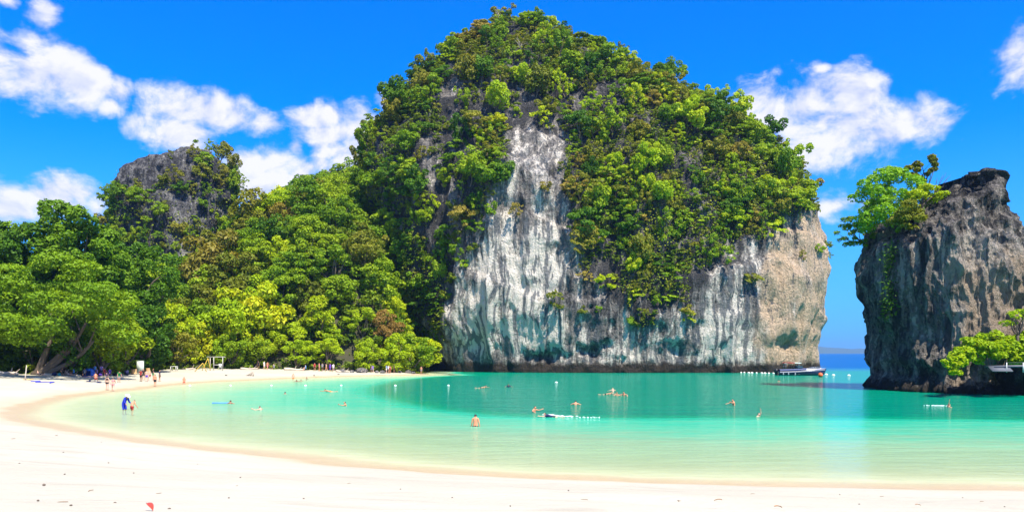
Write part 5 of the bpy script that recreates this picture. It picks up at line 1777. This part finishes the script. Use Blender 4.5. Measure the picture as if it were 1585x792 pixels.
# ---- floats and buoys
FLOAT = simple_mat("white_float", (.80, .78, .72), .45, var=.06)
ORANGE = simple_mat("orange_buoy", (.75, .13, .035), .4, var=.08)
ROPE = simple_mat("pale_rope", (.5, .45, .34), .9)
v, f = join_np([ball_np((0, 0, .05), (.30, .22, .20), 16, 10), bar_np((-.34, 0, .04), (-.27, 0, .05), .05), bar_np((.27, 0, .05), (.34, 0, .04), .05)])
fl_me = mesh_np("swim_float", v, f, smooth=True, mats=[FLOAT])
LINE = [(294, "white swim float nearest the person sitting in the shallows"), (357, "second white swim float from the left, before the bright sand"), (420, "white swim float left of the person standing in the far shallows"),
        (473, "white swim float just below the single dark head near the far beach"), (528, "white swim float between the flat swimmer and the far people"), (612, "white swim float over the dark water patch"),
        (694, "white swim float near the left end of the cliff"), (861, "white float alone in the teal water under the middle of the cliff")]
for px, lab in LINE:
    q = ground_at(px, 597 if px < 800 else 592)
    o = put("swim_float", fl_me, q, label=lab, cat="float", group="white swim line floats", rz=px * .7)
    o.scale = (.75,) * 3
for k, px in enumerate([1141, 1147, 1152, 1159, 1164, 1171, 1179, 1184, 1190, 1197]):
    q = ground_at(px, 576.5 + .15 * k)
    o = put("rope_float", fl_me, q, label="x", cat="float", group="white floats of the mooring line", rz=k * .9)
    RELABEL.append((o, px, "small white float", "on the mooring line left of the speedboat"))
for px, py, lab in [(1279, 579.5, "white float just off the bow of the speedboat"), (1290, 580.5, "white float farther right of the speedboat bow"), (1314, 581, "white float in the open gap left of the sea stack"), (1287, 549.5, "tiny white float far out near the horizon")][:3]:
    put("rope_float", fl_me, ground_at(px, py), label=lab, cat="float", group="white floats right of the boat")
q = ground_at(1270, 583)
by_ = thing("mooring_buoy", (q[0], q[1], .1), "round orange buoy floating in front of the speedboat bow", "buoy")
solid("ball", [ball_np((0, 0, .28), (.44, .44, .44), 18, 12)], ORANGE, by_, smooth=True)
solid("eye", [tube_np([(0.12 * math.cos(a), 0, .78 + .12 * math.sin(a)) for a in np.linspace(-.6, 3.7, 9)], [.035] * 9, 6)], DARKP, by_)
# flat blue float
q = ground_at(342, 624)
pf = solid("swim_mat", [box_np((0, 0, .05), (1.5, .45, .10))], CLOTH['lightblue'], loc=q, bevel=.04, label="flat blue float lying on the green water", cat="float", rz=.15)
solid("edge_stripe", [box_np((0, 0, .103), (1.42, .08, .012))], CLOTH['navy'], pf)

# foam trails
FOAM = simple_mat("sea_foam", (.82, .86, .84), .8, var=.05)


def foam(px0, px1, py0, py1, seed, label, wd=.5):
    a, b = ground_at(px0, py0), ground_at(px1, py1)
    rs = np.random.RandomState(seed)
    pcs = []
    for k in range(34):
        t_ = rs.rand() ** 1.3
        c = a + (b - a) * t_ + np.array([rs.normal() * .15, rs.normal() * wd * .5, .01])
        r_ = rs.uniform(.02, .065) * (1.1 - .6 * t_)
        pcs.append(ball_np(c, (r_ * 1.9, r_ * .6, .015 + .025 * rs.rand()), 8, 5, .3, k))
    v, f = join_np(pcs)
    put("foam", mesh_np("foam", v - a, f, smooth=True, mats=[FOAM]), a, kind='stuff', label=label)


foam(866, 928, 643.5, 646, 1, "white foam trail behind the snorkeller", .45)
foam(1462, 1432, 627.5, 627, 2, "white foam trail left of the swimmer below the stack", .4)
foam(848, 858, 641.5, 643.5, 5, "splash in front of the snorkeller", .3)

# ---- things at the edge of the trees
WOOD = simple_mat("weathered_wood", (.55, .48, .38), .85, var=.25, scale=3)
WHITEP = simple_mat("white_paint", (.76, .75, .70), .6, var=.08)
YELL = simple_mat("yellow_paint", (.62, .42, .05), .6, var=.15)
PANEL = simple_mat("pale_grey_green_panel", (.55, .62, .56), .5, var=.08)
TANB = simple_mat("orange_tan_board", (.68, .42, .20), .7, var=.12)
p = hit(217, 575)
sg = thing("notice_board", p, "tall pale grey green notice board standing at the forest edge", "board", rz=R(6))
solid("panel", [box_np((0, 0, 1.32), (1.02, .05, 1.75))], PANEL, sg, bevel=.01)
for x_ in (-.50, .50):
    solid("post", [box_np((x_, .06, 1.05), (.09, .07, 2.1))], PANEL, sg)
solid("top_rail", [box_np((0, .055, 2.26), (1.2, .09, .07))], PANEL, sg)
for px, wd, lab in [(207, .95, "low orange tan board left of the tall notice board"), (229, .65, "low orange tan board right of the tall notice board")]:
    p = hit(px, 571.5)
    b_ = thing("low_board", p, lab, "board", "orange tan boards", R(-4))
    for j in range(4):
        solid("plank", [box_np((0, 0, .25 + j * .20), (wd, .035, .185))], TANB, b_)
    for x_ in (-wd * .4, wd * .4):
        solid("leg", [box_np((x_, .045, .45), (.07, .05, .95))], WOOD, b_)
p = hit(196, 571)
bg_ = thing("suitcase", p, "dark upright bag left of the orange tan boards", "bag")
solid("body", [box_np((0, 0, .45), (.62, .35, .80))], CLOTH['navy'], bg_, bevel=.07)
solid("handle", [tube_np([(-.12, 0, .85), (-.11, 0, .99), (.11, 0, .99), (.12, 0, .85)], [.02] * 4, 6)], DARKP, bg_)
# swing frame
OLDW = simple_mat("worn_white_paint", (.50, .48, .43), .7, var=.2)
p = hit(336, 573)
sw = thing("swing_frame", p, "white wooden post and beam frame at the forest edge behind the far beach", "frame", rz=R(4))
for x_ in (-.62, 1.05):
    solid("post", [box_np((x_, 0, 1.25), (.11, .11, 2.5))], OLDW, sw, bevel=.01)
solid("beam", [box_np((-.2, 0, 2.58), (3.5, .11, .11))], OLDW, sw, bevel=.01)
solid("low_rail", [box_np((.2, .0, 1.06), (1.5, .06, .09))], WHITEP, sw)
for x_ in (-1.65,):
    solid("post", [box_np((x_, 1.2, 1.2), (.10, .10, 2.4))], WOOD, sw)
p = hit(339, 571)
ch = thing("plastic_chair", (p[0], p[1] + .6, p[2]), "white chair standing inside the white post and beam frame", "chair", rz=R(20))
solid("seat", [box_np((0, 0, .44), (.5, .48, .05))], WHITEP, ch, bevel=.01)
solid("backrest", [box_np((0, .23, .78), (.5, .04, .62), rx=-.15)], WHITEP, ch, bevel=.01)
for x_ in (-.21, .21):
    for y_ in (-.2, .2):
        solid("leg", [box_np((x_, y_, .21), (.045, .045, .42))], WHITEP, ch)
# yellow ladders
for px, py, hh, sp, lab in [(321, 573, 2.3, .95, "taller yellow wooden ladder leaning in an A shape beside the white frame"), (313, 575, 1.6, 1.3, "lower yellow wooden ladder sloping to the left on the sand")]:
    p = hit(px, py)
    ld = thing("yellow_ladder", p, lab, "ladder", rz=R(25))
    for y_ in (-.32, .32):
        solid("rail", [bar_np((-sp, y_, 0), (.1, y_ * .6, hh), .05, .045, 6)], YELL, ld)
        solid("brace", [bar_np((sp * .55, y_, 0), (.1, y_ * .6, hh), .045, .04, 6)], YELL, ld)
    for k in range(1, 6):
        t_ = k / 6
        solid("rung", [bar_np((-sp + (sp + .1) * t_, -.32 + .12 * t_, hh * t_), (-sp + (sp + .1) * t_, .32 - .12 * t_, hh * t_), .032, seg=6)], YELL, ld)
# white table
p = hit(269.5, 571)
tb = thing("small_table", p, "small white table standing at the forest edge below the lime tree", "table", rz=R(-5))
solid("tabletop", [box_np((0, 0, .80), (1.15, .7, .07))], WHITEP, tb, bevel=.012)
for x_ in (-.5, .5):
    for y_ in (-.28, .28):
        solid("leg", [box_np((x_, y_, .385), (.09, .09, .76))], WHITEP, tb)
# stake with mat
p = hit(39, 588)
solid("wooden_stake", [tube_np([(0, 0, -.2), (.03, 0, .6), (.12, 0, 1.25), (.16, .02, 1.9)], [.075, .07, .065, .05], 8)], WOOD, loc=p, label="pale wooden stake standing in the sunlit sand before the leaning tree", cat="stake")
p = hit(44, 587.5)
MAT_ = simple_mat("orange_mat", (.72, .46, .18), .8, var=.1)
solid("beach_mat", [box_np((0, 0, .06), (1.0, .8, .10))], MAT_, loc=p, bevel=.03, label="folded orange yellow mat at the foot of the wooden stake", cat="mat")
for k, (p0, p1, lab) in enumerate([((48, 590.5), (86, 592.5), "dark blue rope lying in waves on the sunlit sand"), ((132, 589.3), (160, 592), "blue grey rope lying at the right edge of the tree shade")]):
    a, b = hit(*p0), hit(*p1)
    ln = [a + (b - a) * t_ + np.array([0, 1.1 * math.sin(t_ * 11 + k), 0]) for t_ in np.linspace(0, 1, 40)]
    for q in ln:
        q[2] = bed(q[0], q[1]) + .04
    c = ln[0].copy()
    v, f = join_np([tube_np(np.array(ln) - c, [.06] * 40, 6)])
    put("beach_rope", mesh_np("beach_rope", v, f, smooth=True, mats=[CLOTH['navy' if k else 'blue']]), c, label=lab, cat="rope")
# tent in the shade
p = hit(138, 577)
tn = thing("beach_tent", p, "small bright blue dome tent in the shade under the leaning tree", "tent", rz=R(15))
TENT = simple_mat("blue_tent", (.03, .12, .50), .6)
a = np.linspace(0, 2 * np.pi, 28, endpoint=False)
ring = []
for h_ in np.linspace(0, 1, 9):
    r_ = .85 * math.sqrt(max(0, 1 - h_ ** 2.2)) + .02
    ring.append([(r_ * np.cos(t_) * (1 + .03 * np.cos(4 * t_)), r_ * .8 * np.sin(t_) * (1 + .03 * np.cos(4 * t_)), 1.25 * h_) for t_ in a])
ring = np.array(ring)
fq = grid_faces(9, 28, True)
cen = ring.reshape(-1, 3)[fq].mean(1)
opening = (cen[:, 1] < -.3) & (np.abs(cen[:, 0]) < .38) & (cen[:, 2] < .75)
put("shell", mesh_np("shell", ring.reshape(-1, 3), fq[~opening], smooth=True, mats=[TENT]), parent=tn)
solid("groundsheet", [box_np((0, 0, .03), (1.5, 1.2, .03))], CLOTH['navy'], tn)
for s_ in (1, -1):
    solid("pole", [tube_np([(.86 * math.cos(t_) * s_, .6 * math.cos(t_), 1.27 * math.sin(t_) ** .9 if math.sin(t_) > 0 else 0) for t_ in np.linspace(0, math.pi, 13)], [.015] * 13, 5)], DARKP, tn)
# bags, towels
for px, py, colr, w_, lab in [(84, 577, 'navy', .8, "dark blue bag lying under the leaning trunks"), (92, 575, 'teal', .55, "teal bag beside the dark blue one under the leaning trunks"), (156, 577, 'purple', .7, "purple bag in the shade right of the blue tent"),
                              (165, 580, 'violet', .8, "pale violet bag at the right end of the shade"), (178, 569, 'black', .7, "black bag at the back of the shade below the leaves"), (187, 570, 'grey', .6, "grey bag left of the dark upright bag"),
                              (143, 581, 'red', .5, "small dark red bag in front of the blue tent"), (126, 575, 'black', .6, "black bag left of the blue tent")]:
    p = hit(px, py)
    b_ = thing("beach_bag", p, lab, "bag", rz=px * .37)
    solid("body", [ball_np((0, 0, w_ * .30), (w_ * .5, w_ * .33, w_ * .34), 14, 9, .18, px)], CLOTH[colr], b_, smooth=True)
    for y_ in (-.08, .08):
        solid("strap", [tube_np([(-.18 * w_, y_, w_ * .55), (-.1 * w_, y_, w_ * .85), (.1 * w_, y_, w_ * .85), (.18 * w_, y_, w_ * .55)], [.015] * 4, 5)], CLOTH[colr], b_)
for px, py, colr, lab in [(104, 582.5, 'white', "long pale mat under the people lying in the shade"), (148, 591, 'grey', "grey towel at the sunlit edge of the shade"), (66, 584.5, 'white', "pale towel below the person nearest the leaning trunks"), (139, 583.5, 'violet', "pale violet towel in front of the tent")]:
    p = hit(px, py)
    n_ = 10
    A_, B_ = np.meshgrid(np.linspace(-1.3, 1.3, n_), np.linspace(-.6, .6, 6))
    zz_ = np.array([bed(p[0] + a_, p[1] + b_) for a_, b_ in zip(A_.ravel(), B_.ravel())]) - p[2] + .035 + .02 * np.sin(A_.ravel() * 5 + B_.ravel() * 3)
    top_ = np.stack([A_.ravel(), B_.ravel(), zz_], -1)
    q_ = grid_faces(6, n_)
    put("beach_towel", mesh_np("beach_towel", np.concatenate([top_, top_ - np.array([0, 0, .02])]), np.concatenate([q_, q_[:, ::-1] + len(top_)]), smooth=True, mats=[CLOTH[colr]]), p, label=lab, cat="towel")
# boulders and logs along the back of the far beach
STONE = rock_mat("beach_boulder", (.10, .09, .08), (.34, .31, .28), (.62, .56, .50), (.5, .4, .3), streak_z=.5, wet_h=.02, scale=2.5)
for k, (px, py, w_, h_, lab) in enumerate([(560, 573.5, 2.3, 1.0, "largest pale boulder on the far beach under the light green tree"), (592, 575, 1.1, .55, "low pale boulder right of the walking person on the far beach"), (545, 573, 1.0, .5, "small boulder left of the largest pale one"),
                                          (530, 573, 1.2, .6, "brownish boulder between the white shirt and the pale boulder"), (583, 574.5, .8, .5, "small dark boulder before the shaded rock foot"), (618, 576, 1.2, .5, "low boulder near the cliff end of the beach"), (632, 577, 1.3, .6, "dark boulder beside the person at the cliff foot"), (640, 578, .9, .4, "small dark boulder closest to the cliff foot")]):
    p = hit(px, py)
    v, f = join_np([ball_np((0, 0, h_ * .35), (w_ * .55, w_ * .4, h_ * .65), 22, 14, .28, k + 40)])
    put("boulder", mesh_np("boulder", v, f, {"pale": np.full(len(v), .62), "tan": np.full(len(v), .3)}, smooth=True, mats=[STONE]), p, label=lab, cat="boulder", rz=k)
LOGM = simple_mat("bleached_driftwood", (.50, .42, .33), .9, var=.3, scale=2)
for k, (p0, p1, r_, lab) in enumerate([((440, 570), (470, 570.5), .30, "long bleached log at the back of the far beach, left of the people"), ((372, 569.5), (398, 570), .22, "bleached log behind the sand right of the swing frame"), ((520, 571), (540, 571.5), .25, "log behind the far beach right of the white shirt"),
                                       ((0, 577), (28, 575.5), .30, "pale fallen log at the left edge of the beach"), ((288, 571), (304, 571.5), .2, "grey log lying left of the yellow ladders"), ((70, 574), (128, 571), .22, "thin branch lying behind the people in the shade")]):
    a, b = hit(*p0), hit(*p1)
    a[2], b[2] = bed(a[0], a[1]) + r_ * .6, bed(b[0], b[1]) + r_ * .6
    ts = np.linspace(0, 1, 10)[:, None]
    ln = (b - a) * ts + np.sin(ts * 7 + k) * np.array([0, .25, .05])
    pcs = [tube_np(ln, r_ * (1.1 - .5 * ts[:, 0]), 9), tube_np(ln[5] + np.array([.3, -.1, .8]) * ts, r_ * .35 * (1 - .7 * ts[:, 0]), 6), tube_np(ln[7] + np.array([.5, .3, .6]) * ts, r_ * .3 * (1 - .7 * ts[:, 0]), 6)]
    v, f = join_np(pcs)
    put("driftwood_log", mesh_np("driftwood_log", v, f, smooth=True, mats=[LOGM]), a, label=lab, cat="log")
p = hit(388, 581.5)
pcs = []
for k, (q0, q1) in enumerate([((-.7, 0, 0), (.55, .1, .95)), ((-.2, .2, 0), (.5, 0, .8)), ((.5, -.1, 0), (.55, .1, .98)), ((-.9, .1, .05), (.4, .2, .15))]):
    pcs.append(bar_np(q0, q1, .12, .07, 7))
solid("driftwood_stump", pcs, LOGM, loc=p, smooth=True, label="pale wedge shaped driftwood standing on the open far beach", cat="driftwood")
for px, py, lab in [(350, 581, "small dark stone on the open sand right of the swing frame"), (486, 581.3, "dark speck of a stone at the far waterline"), (524, 579.5, "small stone high on the far beach sand")]:
    p = hit(px, py)
    v, f = join_np([ball_np((0, 0, .05), (.22, .16, .12), 10, 7, .25, int(px))])
    put("beach_stone", mesh_np("beach_stone", v, f, smooth=True, mats=[simple_mat("dark_stone", (.10, .09, .08), .9)]), p, label=lab, cat="stone")

# ---- walkway on the ledge at the right
q = px_at(1560, 566, 78.2)
wk = thing("viewing_platform", q, "grey concrete platform with a white railing on the black ledge at the right edge", "platform", rz=R(-3))
CONC = simple_mat("grey_concrete", (.10, .11, .13), .8, var=.15, scale=2)
solid("slab", [box_np((.9, .7, -.05), (4.6, 1.8, .22), ry=-.02), box_np((-.9, -.35, -.32), (2.0, .9, .12), rx=.5)], CONC, wk, bevel=.02)
for x_ in (-.35, 1.25, 2.9):
    solid("rail_post", [box_np((x_, -.42, -.15), (.06, .05, 1.0))], WHITEP, wk)
solid("rail", [box_np((1.3, -.42, .34), (3.4, .04, .04))], CONC, wk)

# ---- small things on the near sand
REDL = simple_mat("red_leaf", (.55, .06, .03), .5, var=.2, scale=30)
p = hit(231, 790)
A_, B_ = np.meshgrid(np.linspace(0, 1, 12), np.linspace(-1, 1, 7))
lw = .022 * np.sin(np.pi * np.clip(A_ * .96 + .03, 0, 1)) ** .8
lv = np.stack([-.06 + .16 * A_, B_ * lw, .012 + .045 * A_ * (1 - A_) * 4 * .4 + np.abs(B_) * .012 + .05 * (1 - A_) * .6], -1).reshape(-1, 3)
lq = grid_faces(7, 12)
rl = put("fallen_leaf", mesh_np("fallen_leaf", np.concatenate([lv, lv - np.array([0, 0, .002])]), np.concatenate([lq, lq[:, ::-1] + len(lv)]), smooth=True, mats=[REDL]), p, label="curled red leaf on the sand at the bottom edge of the photo", cat="leaf", rz=R(-50))
solid("stalk", [tube_np([(-.06, 0, .042), (-.085, .004, .05), (-.10, .006, .045)], [.0025, .002, .002], 5)], DARKP, rl)
BRL = simple_mat("brown_leaf", (.40, .20, .08), .7, var=.25, scale=25)
STN = simple_mat("dark_shell_grit", (.13, .10, .075), .8, var=.3, scale=30)
rs = np.random.RandomState(77)
v, f = join_np([ball_np((0, 0, .008), (.020, .014, .012), 9, 6, .35, 3)])
peb_me = mesh_np("pebble", v, f, smooth=True, mats=[STN])
v, f = join_np([tube_np([(-.05, 0, .006), (-.01, .012, .010), (.03, -.004, .008), (.06, .008, .005)], [.004, .0045, .004, .002], 5), tube_np([(-.01, .012, .010), (.01, .035, .012)], [.003, .001], 4)])
twig_me = mesh_np("twig", v, f, smooth=True, mats=[simple_mat("brown_twig", (.22, .14, .08), .9)])
lf_me = mesh_np("dry_leaf", np.concatenate([lv, lv - np.array([0, 0, .002])]), np.concatenate([lq, lq[:, ::-1] + len(lv)]), smooth=True, mats=[BRL])
for px, py, kind, sc in [(68, 751, 'p', 1.5), (98, 700, 'p', 1.4), (100, 734, 'p', 1.2), (157, 684, 'p', 1.4), (168, 716, 'p', 1.2), (207, 732, 'p', 1.2), (59, 775, 'p', 1.0), (97, 777, 't', 1.1), (141, 760, 't', 1.2), (110, 782, 'p', .8), (372, 739, 'p', 1.2), (366, 752, 't', 1.0), (354, 771, 'p', 1.0), (262, 788, 'p', .9),
                         (306, 718, 'p', 1.3), (88, 674, 't', 3.5), (20, 679, 't', 2.5), (1113, 776, 'l', 1.0), (1203, 787, 'l', 1.0), (1050, 776, 't', 1.6), (905, 773, 't', 1.3), (880, 759, 'p', 1.3), (1165, 764, 't', 1.4), (1300, 765, 'p', 1.2), (1365, 768, 't', 1.5), (1490, 770, 'p', 1.2), (1520, 776, 't', 1.4), (1330, 780, 'p', 1.0),
                         (620, 757, 'p', 1.0), (540, 748, 't', 1.2), (700, 770, 'p', .9), (470, 772, 'p', .9), (1420, 783, 'l', .8), (1555, 784, 'p', 1.0), (790, 783, 'p', .8), (30, 717, 'p', 1.2), (245, 764, 't', .9), (178, 778, 'p', .8)]:
    p = hit(px, py)
    nm, me, lab, ct = {'p': ("pebble", peb_me, "tiny dark bit of grit lying on the near sand", "pebble"), 't': ("twig", twig_me, "tiny brown twig lying on the near sand", "twig"), 'l': ("dry_leaf", lf_me, "small brown dry leaf lying on the near sand at the right", "leaf")}[kind]
    sc *= .75
    o = put(nm, me, p, label=lab, cat=ct, group={'p': "grit on the near sand", 't': "twigs on the near sand", 'l': "dry leaves on the near sand"}[kind], rz=rs.uniform(0, 6.28))
    o.scale = (sc,) * 3
    RELABEL.append((o, px, lab.split(' lying')[0], 'on the near sand, ' + ('right' if px > 792 else 'left') + ' half'))

# whatever shares its description with neighbours is told apart by its order from the left
ORD = "first second third fourth fifth sixth seventh eighth ninth tenth eleventh twelfth thirteenth fourteenth fifteenth sixteenth seventeenth eighteenth nineteenth twentieth twenty-first twenty-second twenty-third twenty-fourth twenty-fifth twenty-sixth twenty-seventh twenty-eighth twenty-ninth thirtieth thirty-first thirty-second thirty-third thirty-fourth thirty-fifth thirty-sixth thirty-seventh thirty-eighth".split()
bins = {}
for o, px, head, tail in RELABEL:
    bins.setdefault((head, tail), []).append((px, o))
for (head, tail), lst in bins.items():
    lst.sort(key=lambda q: q[0])
    for k, (px, o) in enumerate(lst):
        if len(lst) == 1:
            o['label'] = f"{head} {tail}"
        elif len(lst) == 2:
            o['label'] = f"{'left' if k == 0 else 'right'} of two {head}s {tail}"
        else:
            o['label'] = f"{head}, {ORD[min(k, 37)]} from left, {tail}"
